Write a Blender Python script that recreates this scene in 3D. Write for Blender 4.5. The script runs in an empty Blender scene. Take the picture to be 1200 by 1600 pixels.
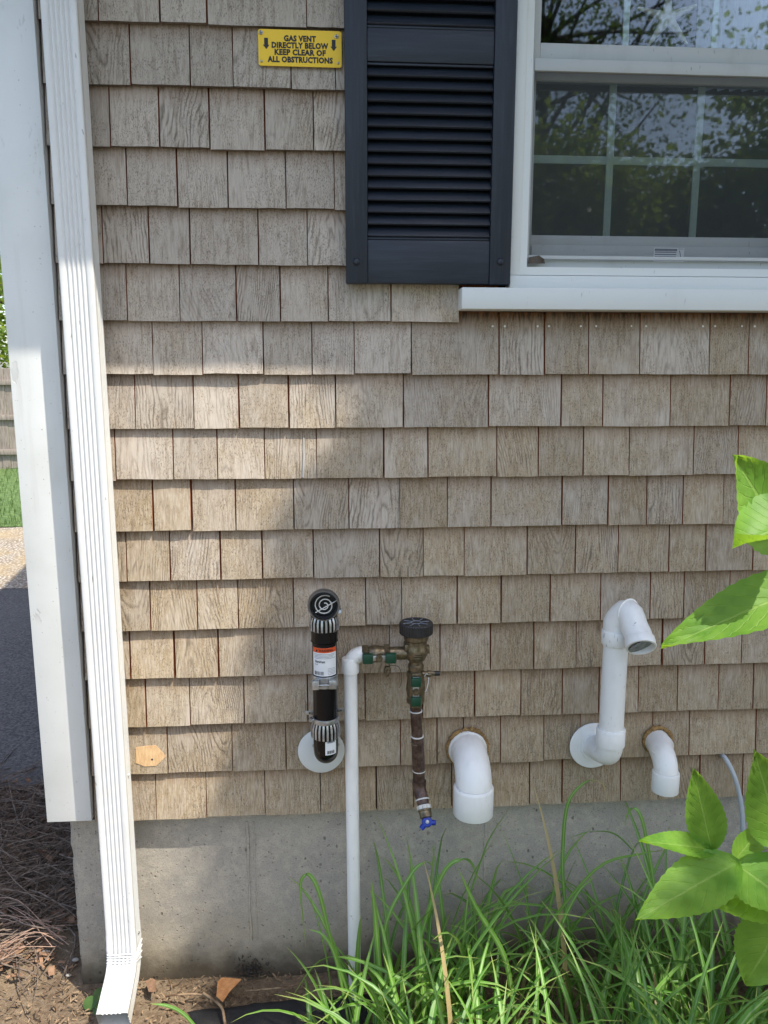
import bpy, bmesh, math, random
from mathutils import Vector, Matrix, Quaternion
rnd = random.Random(7)
sc = bpy.context.scene
COL = sc.collection

# ------------------------------------------------------------ camera, light
F_PX, PITCH, YAW, ROLL = 1222.07, 0.17711, 0.07108, 0.0003
CAM = Vector((0.0, -1.9131, 1.6561))
_cp, _sp, _cy, _sy = math.cos(PITCH), math.sin(PITCH), math.cos(YAW), math.sin(YAW)
FW = Vector((_sy*_cp, _cy*_cp, -_sp))
_R0 = Vector((_cy, -_sy, 0)); _U0 = _R0.cross(FW)
RT = _R0*math.cos(ROLL) + _U0*math.sin(ROLL)
UP = -_R0*math.sin(ROLL) + _U0*math.cos(ROLL)
cam_d = bpy.data.cameras.new('camera'); cam = bpy.data.objects.new('camera', cam_d); COL.objects.link(cam)
cam.matrix_world = Matrix(((RT.x, UP.x, -FW.x, CAM.x), (RT.y, UP.y, -FW.y, CAM.y), (RT.z, UP.z, -FW.z, CAM.z), (0, 0, 0, 1)))
cam_d.sensor_fit = 'VERTICAL'; cam_d.sensor_height = 24.0; cam_d.lens = 24.0*F_PX/1600
cam_d.clip_start = 0.05; cam_d.clip_end = 500
sc.camera = cam

SUN_AZ, SUN_EL = math.radians(47), math.radians(60)     # azimuth to the right of the wall's outward normal
S = Vector((math.sin(SUN_AZ)*math.cos(SUN_EL), -math.cos(SUN_AZ)*math.cos(SUN_EL), math.sin(SUN_EL)))
sc.world = bpy.data.worlds.new('World'); sc.world.use_nodes = True
wn = sc.world.node_tree; wn.nodes.clear()
sky = wn.nodes.new('ShaderNodeTexSky'); sky.sky_type = 'NISHITA'; sky.sun_disc = False
sky.sun_elevation = SUN_EL; sky.sun_rotation = math.atan2(S.x, S.y)
sky.air_density = 1.0; sky.dust_density = 2.0; sky.ozone_density = 0.9
bg = wn.nodes.new('ShaderNodeBackground'); bg.inputs[1].default_value = 0.15
wo = wn.nodes.new('ShaderNodeOutputWorld')
wn.links.new(sky.outputs[0], bg.inputs[0]); wn.links.new(bg.outputs[0], wo.inputs[0])
sun_d = bpy.data.lights.new('sun', 'SUN'); sun_d.energy = 3.1; sun_d.angle = math.radians(0.53); sun_d.color = (1, .93, .82)
sun = bpy.data.objects.new('sun', sun_d); COL.objects.link(sun)
sun.rotation_euler = S.to_track_quat('Z', 'Y').to_euler(); sun.location = S*20
sc.view_settings.view_transform = 'Standard'; sc.view_settings.look = 'None'
sc.view_settings.gamma = 1.0; sc.view_settings.use_curve_mapping = False
sc.view_settings.exposure = 1.15
sc.render.engine = 'CYCLES'; sc.cycles.use_denoising = True
sc.cycles.max_bounces = 6; sc.cycles.diffuse_bounces = 3; sc.cycles.glossy_bounces = 3; sc.cycles.transmission_bounces = 3; sc.cycles.transparent_max_bounces = 12
sc.cycles.sample_clamp_indirect = 8

# ------------------------------------------------------------ pixel helpers (photo is 1200x1600)
def ray(x, y): return FW + RT*((x-600)/F_PX) + UP*((800-y)/F_PX)
def W(x, y, Y):
    d = ray(x, y); return CAM + d*((Y-CAM.y)/d.y)
def WG(x, y, z=0.0):
    d = ray(x, y); return CAM + d*((z-CAM.z)/d.z)
def ZP(y, Y, x=600): return W(x, y, Y).z
def XP(x, Y, y=800): return W(x, y, Y).x

# ------------------------------------------------------------ object helpers
def tag(o, label=None, cat=None, group=None, kind=None):
    if label: o['label'] = label
    if cat: o['category'] = cat
    if group: o['group'] = group
    if kind: o['kind'] = kind
    return o
def thing(name, label, cat, loc=(0, 0, 0), group=None):
    o = bpy.data.objects.new(name, None); COL.objects.link(o); o.location = loc
    o.empty_display_size = .02
    return tag(o, label, cat, group)
def link(name, me, mat=None, parent=None, loc=None, smooth=False):
    """one mesh object; vertices are in world space (or relative to loc)"""
    if mat is not None and not me.materials: me.materials.append(mat)
    if smooth:
        me.polygons.foreach_set('use_smooth', [True]*len(me.polygons))
    o = bpy.data.objects.new(name, me); COL.objects.link(o)
    if loc is not None: o.location = loc
    if parent is not None:
        o.parent = parent
        off = Vector((0, 0, 0)); p = parent
        while p is not None: off += p.location; p = p.parent
        o.location = Vector(o.location) - off
    return o

class MB:
    def __init__(s): s.v = []; s.f = []; s.uv = None
    def add(s, vs, fs):
        n = len(s.v); s.v += [tuple(v) for v in vs]; s.f += [tuple(i+n for i in f) for f in fs]; return n
    def box(s, x0, x1, y0, y1, z0, z1):
        s.add([(x0,y0,z0),(x1,y0,z0),(x1,y1,z0),(x0,y1,z0),(x0,y0,z1),(x1,y0,z1),(x1,y1,z1),(x0,y1,z1)],
              [(0,3,2,1),(4,5,6,7),(0,1,5,4),(1,2,6,5),(2,3,7,6),(3,0,4,7)]); return s
    def tube(s, pts, r, n=16, caps=True, r2=None):
        """swept circle along pts; r a number or list"""
        pts = [Vector(p) for p in pts]; m = len(pts)
        rs = r if isinstance(r, (list, tuple)) else [r]*m
        T = []
        for i in range(m):
            a = pts[max(i-1, 0)]; b = pts[min(i+1, m-1)]
            t = (b-a); T.append(t.normalized() if t.length > 1e-9 else (T[-1] if T else Vector((0, 0, 1))))
        ref = Vector((1, 0, 0)) if abs(T[0].x) < .9 else Vector((0, 1, 0))
        N = (ref - T[0]*ref.dot(T[0])).normalized()
        vs = []; fs = []
        for i in range(m):
            if i: 
                N = N - T[i]*N.dot(T[i]); N.normalize()
            B = T[i].cross(N)
            for k in range(n):
                a = 2*math.pi*k/n
                vs.append(pts[i] + (N*math.cos(a) + B*math.sin(a))*rs[i])
        for i in range(m-1):
            for k in range(n):
                a = i*n+k; b = i*n+(k+1) % n
                fs.append((a, b, b+n, a+n))
        if caps:
            fs.append(tuple(range(n-1, -1, -1))); fs.append(tuple((m-1)*n+k for k in range(n)))
        s.add(vs, fs); return s
    def lathe(s, prof, origin, axis=(0, 0, 1), n=32, flute=None, capped=True):
        """prof: list of (radius, height along axis)"""
        A = Vector(axis).normalized()
        ref = Vector((1, 0, 0)) if abs(A.x) < .9 else Vector((0, 0, 1))
        N = (ref - A*ref.dot(A)).normalized(); B = A.cross(N); O = Vector(origin)
        vs = []; fs = []; m = len(prof)
        for (r, h) in prof:
            for k in range(n):
                a = 2*math.pi*k/n; rr = r
                if flute: rr = r + flute[1]*(1 if (k*flute[0]*2//n) % 2 == 0 else 0)
                vs.append(O + A*h + (N*math.cos(a)+B*math.sin(a))*rr)
        for i in range(m-1):
            for k in range(n):
                a = i*n+k; b = i*n+(k+1) % n
                fs.append((a, b, b+n, a+n))
        if capped:
            fs.append(tuple(range(n-1, -1, -1))); fs.append(tuple((m-1)*n+k for k in range(n)))
        s.add(vs, fs); return s
    def prism(s, poly, y0, y1):
        """polygon in x,z extruded from y0 to y1 (y0 nearer the camera)"""
        n = len(poly)
        s.add([(x, y0, z) for x, z in poly]+[(x, y1, z) for x, z in poly],
              [tuple(range(n)), tuple(range(2*n-1, n-1, -1))] + [(i, i+n, (i+1) % n+n, (i+1) % n) for i in range(n)]); return s
    def mesh(s, name='m'):
        me = bpy.data.meshes.new(name); me.from_pydata(s.v, [], s.f); me.update(); return me
def bevel(me, w, seg=2):
    bm = bmesh.new(); bm.from_mesh(me); bmesh.ops.recalc_face_normals(bm, faces=bm.faces)
    es = [e for e in bm.edges if len(e.link_faces) == 2 and e.calc_face_angle(0) > .6]
    bmesh.ops.bevel(bm, geom=es, offset=w, segments=seg, affect='EDGES', profile=.5, clamp_overlap=True)
    bm.to_mesh(me); bm.free(); me.update(); return me
def shade_auto(me, ang=40):
    """smooth faces, sharp edges above the angle"""
    bm = bmesh.new(); bm.from_mesh(me); bmesh.ops.recalc_face_normals(bm, faces=bm.faces)
    for f in bm.faces: f.smooth = True
    for e in bm.edges:
        e.smooth = not (len(e.link_faces) == 2 and e.calc_face_angle(0) > math.radians(ang))
    bm.to_mesh(me); bm.free(); me.update(); return me
def part(name, mb, mat, parent=None, bw=0, ang=40):
    me = mb.mesh(name)
    if bw: bevel(me, bw)
    shade_auto(me, ang)
    return link(name, me, mat, parent)
def arc(c, a0, a1, r, u, v, n=10):
    """points on a circle about c in the plane u, v"""
    c = Vector(c); u = Vector(u); v = Vector(v)
    return [c + u*(r*math.cos(a0+(a1-a0)*i/n)) + v*(r*math.sin(a0+(a1-a0)*i/n)) for i in range(n+1)]
def smooth_path(P, n=6):
    P = [Vector(p) for p in P]; out = []
    for i in range(len(P)-1):
        p0 = P[max(i-1, 0)]; p1 = P[i]; p2 = P[i+1]; p3 = P[min(i+2, len(P)-1)]
        for k in range(n):
            t = k/n
            out.append(.5*((2*p1)+(p2-p0)*t+(2*p0-5*p1+4*p2-p3)*t*t+(3*p1-p0-3*p2+p3)*t**3))
    out.append(P[-1]); return out

# ------------------------------------------------------------ materials
class NT:
    def __init__(s, name):
        s.m = bpy.data.materials.new(name); s.m.use_nodes = True; s.t = s.m.node_tree; s.n = s.t.nodes; s.n.clear()
        s.out = s.n.new('ShaderNodeOutputMaterial')
    def node(s, t, ins=None, **kw):
        n = s.n.new(t)
        for k, v in kw.items(): setattr(n, k, v)
        for k, v in (ins or {}).items():
            if hasattr(v, 'is_linked') or isinstance(v, bpy.types.NodeSocket): s.t.links.new(v, n.inputs[k])
            else: n.inputs[k].default_value = v
        return n
    def math(s, op, a, b=0.0, c=None, clamp=False):
        n = s.n.new('ShaderNodeMath'); n.operation = op; n.use_clamp = clamp
        for i, v in enumerate((a, b, c)):
            if v is None: continue
            if isinstance(v, bpy.types.NodeSocket): s.t.links.new(v, n.inputs[i])
            else: n.inputs[i].default_value = v
        return n.outputs[0]
    def mix(s, fac, a, b, mode='MIX'):
        n = s.n.new('ShaderNodeMix'); n.data_type = 'RGBA'; n.blend_type = mode; n.clamp_factor = True
        for i, v in ((0, fac), (6, a), (7, b)):
            if isinstance(v, bpy.types.NodeSocket): s.t.links.new(v, n.inputs[i])
            else: n.inputs[i].default_value = v if i == 0 else (tuple(v)+(1,) if len(v) == 3 else v)
        return n.outputs[2]
    def ramp(s, x, lo, hi, smooth=True):
        n = s.n.new('ShaderNodeMapRange'); n.clamp = True
        n.interpolation_type = 'SMOOTHSTEP' if smooth else 'LINEAR'
        s.t.links.new(x, n.inputs[0]); n.inputs[1].default_value = lo; n.inputs[2].default_value = hi
        return n.outputs[0]
    def vec(s, src, scale=(1, 1, 1), off=(0, 0, 0)):
        n = s.n.new('ShaderNodeMapping'); s.t.links.new(src, n.inputs[0])
        for i, v in ((3, scale), (1, off)):
            if isinstance(v, bpy.types.NodeSocket): s.t.links.new(v, n.inputs[i])
            else: n.inputs[i].default_value = v
        return n.outputs[0]
    def noise(s, v, scale, detail=4, rough=.55, dist=0):
        return s.node('ShaderNodeTexNoise', {'Vector': v, 'Scale': scale, 'Detail': detail, 'Roughness': rough, 'Distortion': dist}).outputs[0]
    def obj(s): return s.node('ShaderNodeTexCoord').outputs['Object']
    def pos(s): return s.node('ShaderNodeNewGeometry').outputs['Position']
    def rand(s): return s.node('ShaderNodeObjectInfo').outputs['Random']
    def bump(s, h, strength=.3, dist=.002):
        return s.node('ShaderNodeBump', {'Height': h, 'Strength': strength, 'Distance': dist}).outputs[0]
    def bsdf(s, col, rough=.5, metal=0, normal=None, spec=.5, **kw):
        ins = {'Base Color': col if isinstance(col, bpy.types.NodeSocket) else tuple(col)+(1,), 'Roughness': rough, 'Metallic': metal, 'Specular IOR Level': spec}
        if normal is not None: ins['Normal'] = normal
        ins.update(kw)
        n = s.node('ShaderNodeBsdfPrincipled', ins)
        s.t.links.new(n.outputs[0], s.out.inputs[0]); return n
def lin(r, g, b):
    f = lambda c: (c/255/12.92) if c/255 <= .04045 else ((c/255+.055)/1.055)**2.4
    return (f(r), f(g), f(b))

def mat_cedar():
    k = NT('weathered_cedar')
    oc = k.obj(); r = k.rand()
    sep = k.node('ShaderNodeSeparateXYZ', {0: oc})
    x, z = sep.outputs[0], sep.outputs[2]
    r2 = k.math('FRACT', k.math('MULTIPLY', r, 17.31)); r3 = k.math('FRACT', k.math('MULTIPLY', r, 71.7))
    r4 = k.math('FRACT', k.math('MULTIPLY', r, 233.1)); r5 = k.math('FRACT', k.math('MULTIPLY', r, 911.7))
    offv = k.node('ShaderNodeCombineXYZ', {0: k.math('MULTIPLY', r, 37.0), 1: k.math('MULTIPLY', r2, 11.0), 2: k.math('MULTIPLY', r3, 53.0)}).outputs[0]
    p = k.node('ShaderNodeVectorMath', {0: oc, 1: offv}, operation='ADD').outputs[0]
    # growth-ring figure: hyperbola arches about a random axis
    x0 = k.math('MULTIPLY', k.math('SUBTRACT', r2, .5), .16)
    dx = k.math('SUBTRACT', x, x0)
    d = k.math('SQRT', k.math('ADD', k.math('MULTIPLY', dx, dx), .0004))
    nz = k.noise(k.vec(p, (14, 14, 5)), 1.0, 3, .5)
    wob = k.math('MULTIPLY', k.math('SUBTRACT', nz, .5), 6.5)
    slope = k.math('MULTIPLY', k.math('SUBTRACT', r3, .5), 60.0)
    freq = k.math('ADD', 95.0, k.math('MULTIPLY', r4, 120.0))
    v = k.math('ADD', k.math('ADD', k.math('MULTIPLY', d, freq), k.math('MULTIPLY', z, slope)), wob)
    band = k.math('ADD', k.math('MULTIPLY', k.math('SINE', k.math('MULTIPLY', v, 6.283)), .5), .5)
    band = k.math('POWER', band, 3.0)
    fig = k.math('MULTIPLY', band, k.math('ADD', .08, k.math('MULTIPLY', k.math('POWER', r5, 2.2), .80)))
    brk = k.ramp(k.noise(k.vec(p, (60, 60, 14)), 1.0, 3, .6), .36, .62)
    fig = k.math('MULTIPLY', fig, brk)
    # fine fibres and mildew specks
    fib = k.noise(k.vec(p, (300, 300, 14)), 1.0, 3, .65)
    fib2 = k.noise(k.vec(p, (130, 130, 7)), 1.0, 3, .6)
    blot = k.noise(k.vec(p, (14, 14, 9)), 1.0, 4, .6)
    spn = k.noise(k.vec(p, (560, 560, 190)), 1.0, 2, .55)
    spk = k.math('MULTIPLY', k.ramp(spn, .54, .64), k.ramp(blot, .34, .54))
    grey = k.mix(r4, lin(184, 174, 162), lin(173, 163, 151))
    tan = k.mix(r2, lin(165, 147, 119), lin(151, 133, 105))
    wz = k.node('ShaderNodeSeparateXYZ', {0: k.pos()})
    hgt = k.math('ADD', k.math('MULTIPLY', wz.outputs[2], -.30), k.math('MULTIPLY', wz.outputs[0], .10))      # greyer high up and near the corner, browner low down
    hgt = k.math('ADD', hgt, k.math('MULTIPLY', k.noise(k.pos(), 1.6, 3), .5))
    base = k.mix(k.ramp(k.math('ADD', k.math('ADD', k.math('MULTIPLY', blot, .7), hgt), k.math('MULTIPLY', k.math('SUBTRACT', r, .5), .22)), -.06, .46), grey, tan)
    streak = k.ramp(k.noise(k.vec(k.pos(), (26, 26, 1.3)), 1.0, 3, .6), .56, .74)
    base = k.mix(k.math('MULTIPLY', streak, .28), base, lin(128, 106, 84))
    base = k.mix(k.math('MULTIPLY', k.ramp(fib2, .46, .70), .55), base, lin(124, 109, 92))
    base = k.mix(k.math('MULTIPLY', k.ramp(fib, .40, .68), .42), base, lin(204, 192, 176))
    base = k.mix(k.math('MULTIPLY', fig, .85), base, lin(84, 73, 62))
    base = k.mix(k.math('MULTIPLY', spk, .52), base, lin(66, 58, 49))
    # the part that used to lie under the course above is still red-brown
    edge = k.math('ADD', z, k.math('MULTIPLY', k.math('SUBTRACT', k.noise(k.vec(p, (170, 170, 12)), 1.0, 3, .6), .5), .035))
    fresh = k.ramp(edge, .118, .150)
    stain = k.math('MULTIPLY', k.ramp(edge, .080, .130), .50)
    base = k.mix(stain, base, lin(120, 88, 60))
    red = k.mix(k.ramp(fib2, .35, .65), lin(168, 96, 54), lin(124, 70, 42))
    red = k.mix(k.ramp(z, .140, .175), k.mix(k.ramp(fib2, .4, .6), lin(104, 74, 50), lin(54, 38, 28)), red)
    base = k.mix(fresh, base, red)
    # sawn side edges stay redder too
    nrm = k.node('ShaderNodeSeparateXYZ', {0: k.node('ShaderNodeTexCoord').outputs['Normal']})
    endgrain_shade = k.ramp(k.math('MULTIPLY', nrm.outputs[2], -1.0), .6, .9)
    base = k.mix(k.math('MULTIPLY', endgrain_shade, .62), base, lin(58, 46, 36))  # dark end grain, also painting in the shadow line under each course
    side = k.ramp(k.math('ABSOLUTE', nrm.outputs[0]), .6, .9)
    base = k.mix(k.math('MULTIPLY', side, .8), base, lin(172, 94, 50))
    val = k.math('ADD', .90, k.math('MULTIPLY', r3, .19))
    base = k.mix(1.0, base, k.node('ShaderNodeCombineColor', {0: val, 1: val, 2: val}).outputs[0], 'MULTIPLY')
    h = k.math('SUBTRACT', k.math('ADD', k.math('MULTIPLY', fib, .5), k.math('MULTIPLY', fib2, .7)), k.math('ADD', k.math('MULTIPLY', fig, .9), k.math('MULTIPLY', spk, .5)))
    k.bsdf(base, .85, normal=k.bump(h, .55, .0016), spec=.25)
    return k.m

def mat_paint(name, col, rough=.4, dirt=.15, dirtcol=(120, 112, 98), scale=6, spec=.5, bump=.04):
    k = NT(name); p = k.pos()
    a = k.noise(k.vec(p, (1, 1, .5)), scale, 5, .6)
    sp = k.ramp(k.noise(p, 190, 2, .5), .70, .76)
    c = k.mix(k.math('MULTIPLY', k.ramp(a, .48, .8), dirt), col, lin(*dirtcol))
    sc1 = k.math('MULTIPLY', k.ramp(k.noise(k.vec(p, (150, 150, 34)), 1.0, 2, .5), .68, .73), k.ramp(k.noise(p, 12, 2), .50, .62))
    c = k.mix(k.math('MULTIPLY', sc1, min(1, dirt*3)), c, lin(84, 80, 74))
    zz = k.node('ShaderNodeSeparateXYZ', {0: p}).outputs[2]
    mud = k.ramp(k.math('ADD', zz, k.math('MULTIPLY', k.noise(p, 14, 5, .7), .30)), .34, .16)
    c = k.mix(k.math('MULTIPLY', mud, min(.6, dirt*2)), c, lin(150, 138, 110))          # splashed soil near the ground
    c = k.mix(k.math('MULTIPLY', k.math('MULTIPLY', sp, k.ramp(k.noise(p, 9, 2), .5, .66)), min(1, dirt*3)), c, lin(70, 66, 58))
    k.bsdf(c, k.math('ADD', rough, k.math('MULTIPLY', a, .12)), normal=k.bump(k.noise(p, 60, 3), bump, .003), spec=spec)
    return k.m
def mat_trim():
    k = NT('corner_trim_paint'); p = k.pos()
    a = k.noise(p, 5, 4)
    specks = k.ramp(k.noise(p, 160, 2, .4), .715, .74)
    scuff = k.math('MULTIPLY', k.ramp(k.noise(k.vec(p, (1, 1, .3)), 42, 4, .7), .60, .66), k.ramp(k.noise(p, 4.5, 2), .5, .62))
    c = k.mix(k.ramp(a, .4, .8), lin(220, 222, 219), lin(208, 210, 205))
    c = k.mix(k.math('MULTIPLY', k.ramp(k.noise(k.vec(p, (30, 30, 2)), 1, 4, .6), .55, .75), .22), c, lin(176, 172, 160))
    c = k.mix(k.math('MULTIPLY', specks, .5), c, lin(90, 88, 80))
    c = k.mix(k.math('MULTIPLY', scuff, .35), c, lin(168, 165, 156))
    h = k.math('ADD', k.math('MULTIPLY', scuff, -1.0), k.math('MULTIPLY', k.noise(p, 24, 4), .6))
    k.bsdf(c, .5, normal=k.bump(h, .25, .002)); return k.m
def mat_shutter():
    k = NT('shutter_vinyl'); p = k.pos()
    g = k.noise(k.vec(p, (150, 150, 8)), 1, 3, .6, .6)
    c = k.mix(k.ramp(g, .4, .75), (.013, .018, .028), (.022, .030, .045))
    k.bsdf(c, .48, normal=k.bump(g, .45, .0012), spec=.45); return k.m
def mat_shutter_h():
    k = NT('shutter_vinyl_crossgrain'); p = k.pos()
    g = k.noise(k.vec(p, (8, 150, 150)), 1, 3, .6, .6)
    c = k.mix(k.ramp(g, .4, .75), (.013, .018, .028), (.022, .030, .045))
    k.bsdf(c, .48, normal=k.bump(g, .45, .0012), spec=.45); return k.m
def mat_concrete():
    k = NT('cast_concrete'); p = k.pos()
    sep = k.node('ShaderNodeSeparateXYZ', {0: p}); z = sep.outputs[2]
    a = k.noise(p, 3.2, 6, .62); b = k.noise(p, 38, 5, .65); f = k.noise(p, 260, 3, .6)
    c = k.mix(k.ramp(a, .3, .72), lin(168, 161, 149), lin(155, 149, 139))
    c = k.mix(k.math('MULTIPLY', k.ramp(b, .42, .66), .55), c, lin(186, 176, 160))
    c = k.mix(k.math('MULTIPLY', k.ramp(f, .48, .7), .45), c, lin(108, 103, 94))
    mos = k.math('MULTIPLY', k.ramp(k.math('ADD', z, k.math('MULTIPLY', a, .35)), .42, .18), .45)
    c = k.mix(mos, c, lin(152, 141, 112))
    soil = k.ramp(k.math('ADD', z, k.math('MULTIPLY', k.noise(k.vec(p, (5, 5, 5)), 2.2, 5, .6), .16)), .20, .075)
    c = k.mix(k.math('MULTIPLY', soil, .9), c, lin(78, 68, 54))
    vor = k.node('ShaderNodeTexVoronoi', {'Vector': k.vec(p, (1, 1, 1)), 'Scale': 75.0, 'Randomness': 1.0}).outputs[0]
    pit = k.math('MULTIPLY', k.ramp(k.math('ADD', vor, k.math('MULTIPLY', f, .25)), .34, .20), k.ramp(k.noise(p, 26, 2), .46, .58))
    vor2 = k.node('ShaderNodeTexVoronoi', {'Vector': k.vec(p, (1.6, 1, 1)), 'Scale': 24.0, 'Randomness': 1.0}).outputs[0]
    pit2 = k.math('MULTIPLY', k.ramp(vor2, .16, .08), k.ramp(k.noise(k.vec(p, (1, 1, 1), (3, 3, 3)), 11, 2), .52, .60))
    pits = k.math('MAXIMUM', pit, pit2)
    c = k.mix(k.math('MULTIPLY', pits, .5), c, lin(66, 62, 55))
    h = k.math('SUBTRACT', k.math('ADD', k.math('MULTIPLY', b, .8), k.math('MULTIPLY', f, .3)), k.math('MULTIPLY', pits, 1.5))
    k.bsdf(c, .9, normal=k.bump(h, .6, .004), spec=.2); return k.m
def mat_simple(name, c0, c1, scale=30, rough=.6, metal=0, bump=.2, dist=.002, spec=.5, stretch=(1, 1, 1), objspace=False):
    k = NT(name); p = k.obj() if objspace else k.pos()
    n = k.noise(k.vec(p, stretch), scale, 5, .6)
    k.bsdf(k.mix(k.ramp(n, .3, .7), c0, c1), rough, metal, k.bump(n, bump, dist), spec); return k.m
def mat_leaf(name, c0, c1, rough=.45, trans=.35, tcol=None, vein=False, scale=9):
    k = NT(name); r = k.rand(); p = k.pos()
    n = k.noise(p, scale, 3)
    c = k.mix(k.ramp(n, .3, .7), c0, c1)
    nor = None
    if vein:
        uv = k.node('ShaderNodeUVMap').outputs[0]
        sp = k.node('ShaderNodeSeparateXYZ', {0: uv}); u, v = sp.outputs[0], sp.outputs[1]
        au = k.math('ABSOLUTE', k.math('SUBTRACT', u, .5))
        mid = k.ramp(au, .03, .012)
        c = k.mix(k.math('MULTIPLY', mid, .35), c, lin(180, 204, 116))
        vv = k.math('FRACT', k.math('ADD', k.math('MULTIPLY', v, 8.5), k.math('MULTIPLY', au, -5.0)))
        sec = k.math('MULTIPLY', k.ramp(k.math('ABSOLUTE', k.math('SUBTRACT', vv, .5)), .08, .03), k.ramp(au, .48, .38))
        c = k.mix(k.math('MULTIPLY', sec, .12), c, lin(160, 190, 96))
        fine = k.noise(p, 420, 2)
        h = k.math('SUBTRACT', k.math('MULTIPLY', fine, .25), k.math('ADD', sec, mid))
        nor = k.bump(h, .5, .0015)
    b = k.bsdf(c, rough, 0, nor, .4)
    t = k.node('ShaderNodeBsdfTranslucent', {'Color': tuple(tcol or (c1[0]*2.2, c1[1]*1.9, c1[2]*.8))+(1,)})
    if nor is not None: k.t.links.new(nor, t.inputs['Normal'])
    m = k.node('ShaderNodeMixShader', {0: trans, 1: b.outputs[0], 2: t.outputs[0]})
    k.t.links.new(m.outputs[0], k.out.inputs[0]); return k.m
def mat_blade():
    k = NT('grass_blade'); p = k.pos()
    uv = k.node('ShaderNodeUVMap').outputs[0]
    sp = k.node('ShaderNodeSeparateXYZ', {0: uv}); u, v = sp.outputs[0], sp.outputs[1]
    au = k.math('ABSOLUTE', k.math('SUBTRACT', k.math('FRACT', u), .5))
    rr = k.math('MULTIPLY', k.math('FLOOR', u), .01)
    c = k.mix(rr, lin(62, 116, 34), lin(118, 166, 66))
    c = k.mix(k.math('MULTIPLY', k.ramp(au, .16, .05), .5), c, lin(182, 200, 148))
    c = k.mix(k.math('MULTIPLY', k.ramp(v, .80, 1.0), .5), c, lin(166, 156, 92))
    dead = k.ramp(rr, .962, .968)
    c = k.mix(dead, c, lin(178, 156, 112))
    b = k.bsdf(c, .42, 0, None, .45)
    t = k.node('ShaderNodeBsdfTranslucent', {'Color': (.30, .44, .09, 1)})
    m = k.node('ShaderNodeMixShader', {0: .30, 1: b.outputs[0], 2: t.outputs[0]})
    k.t.links.new(m.outputs[0], k.out.inputs[0]); return k.m
def mat_glass(name, ior, tint=(.82, .9, .86)):
    k = NT(name)
    fr = k.node('ShaderNodeFresnel', {'IOR': ior}).outputs[0]
    n = k.bump(k.noise(k.pos(), 3.0, 1), .02, .02)
    g = k.node('ShaderNodeBsdfGlossy', {'Color': (.9, .95, 1, 1), 'Roughness': .020, 'Normal': n})
    t = k.node('ShaderNodeBsdfTransparent', {'Color': tuple(tint)+(1,)})
    m = k.node('ShaderNodeMixShader', {0: fr, 1: t.outputs[0], 2: g.outputs[0]})
    k.t.links.new(m.outputs[0], k.out.inputs[0]); return k.m
def mat_screen():
    k = NT('insect_mesh')
    b = k.node('ShaderNodeBsdfDiffuse', {'Color': (.10, .11, .11, 1)})
    t = k.node('ShaderNodeBsdfTransparent', {'Color': (1, 1, 1, 1)})
    m = k.node('ShaderNodeMixShader', {0: .32, 1: t.outputs[0], 2: b.outputs[0]})
    k.t.links.new(m.outputs[0], k.out.inputs[0]); return k.m
def mat_flat(name, c, rough=.5, metal=0, spec=.5):
    k = NT(name); n = k.noise(k.pos(), 45, 3)
    k.bsdf(k.mix(k.ramp(n, .3, .7), tuple(v*.93 for v in c), c), rough, metal, None, spec); return k.m
def mat_ground():
    k = NT('bare_soil'); p = k.pos()
    a = k.noise(p, 2.2, 6, .65); b = k.noise(p, 55, 6, .7); f = k.noise(p, 190, 3, .6)
    c = k.mix(k.ramp(b, .3, .7), lin(88, 73, 58), lin(132, 116, 96))
    c = k.mix(k.math('MULTIPLY', k.ramp(a, .40, .62), .6), c, lin(142, 126, 104))
    c = k.mix(k.math('MULTIPLY', k.ramp(f, .55, .75), .5), c, lin(66, 52, 40))
    k.bsdf(c, .95, normal=k.bump(k.math('ADD', b, k.math('MULTIPLY', f, .5)), .9, .008), spec=.15); return k.m
def mat_asphalt():
    k = NT('asphalt'); p = k.pos()
    f = k.noise(p, 75, 5, .75); a = k.noise(p, 1.5, 4)
    c = k.mix(k.ramp(f, .35, .7), lin(66, 64, 62), lin(122, 118, 113))
    c = k.mix(k.math('MULTIPLY', k.ramp(a, .4, .7), .35), c, lin(104, 101, 97))
    k.bsdf(c, .85, normal=k.bump(f, .8, .006), spec=.35); return k.m
def mat_gravel():
    k = NT('gravel'); p = k.pos()
    v = k.node('ShaderNodeTexVoronoi', {'Vector': p, 'Scale': 42.0}); a = k.noise(p, 2, 5)
    c = k.mix(k.ramp(v.outputs[0], .1, .6), lin(206, 200, 188), lin(134, 122, 106))
    c = k.mix(k.math('MULTIPLY', k.ramp(a, .42, .65), .6), c, lin(168, 148, 112))
    k.bsdf(c, .95, normal=k.bump(v.outputs[0], .8, .02), spec=.2); return k.m
def mat_metalbrown():
    k = NT('brown_patina_pipe'); p = k.pos()
    n = k.noise(p, 45, 5, .65)
    c = k.mix(k.ramp(n, .35, .7), lin(64, 48, 42), lin(112, 94, 86))
    k.bsdf(c, .42, .55, k.bump(n, .15, .002)); return k.m
def mat_brass():
    k = NT('tarnished_bronze'); p = k.pos()
    n = k.noise(p, 120, 4, .6)
    c = k.mix(k.ramp(n, .3, .7), lin(92, 82, 64), lin(126, 114, 92))
    k.bsdf(c, .34, .7, k.bump(n, .08, .001)); return k.m

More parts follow.
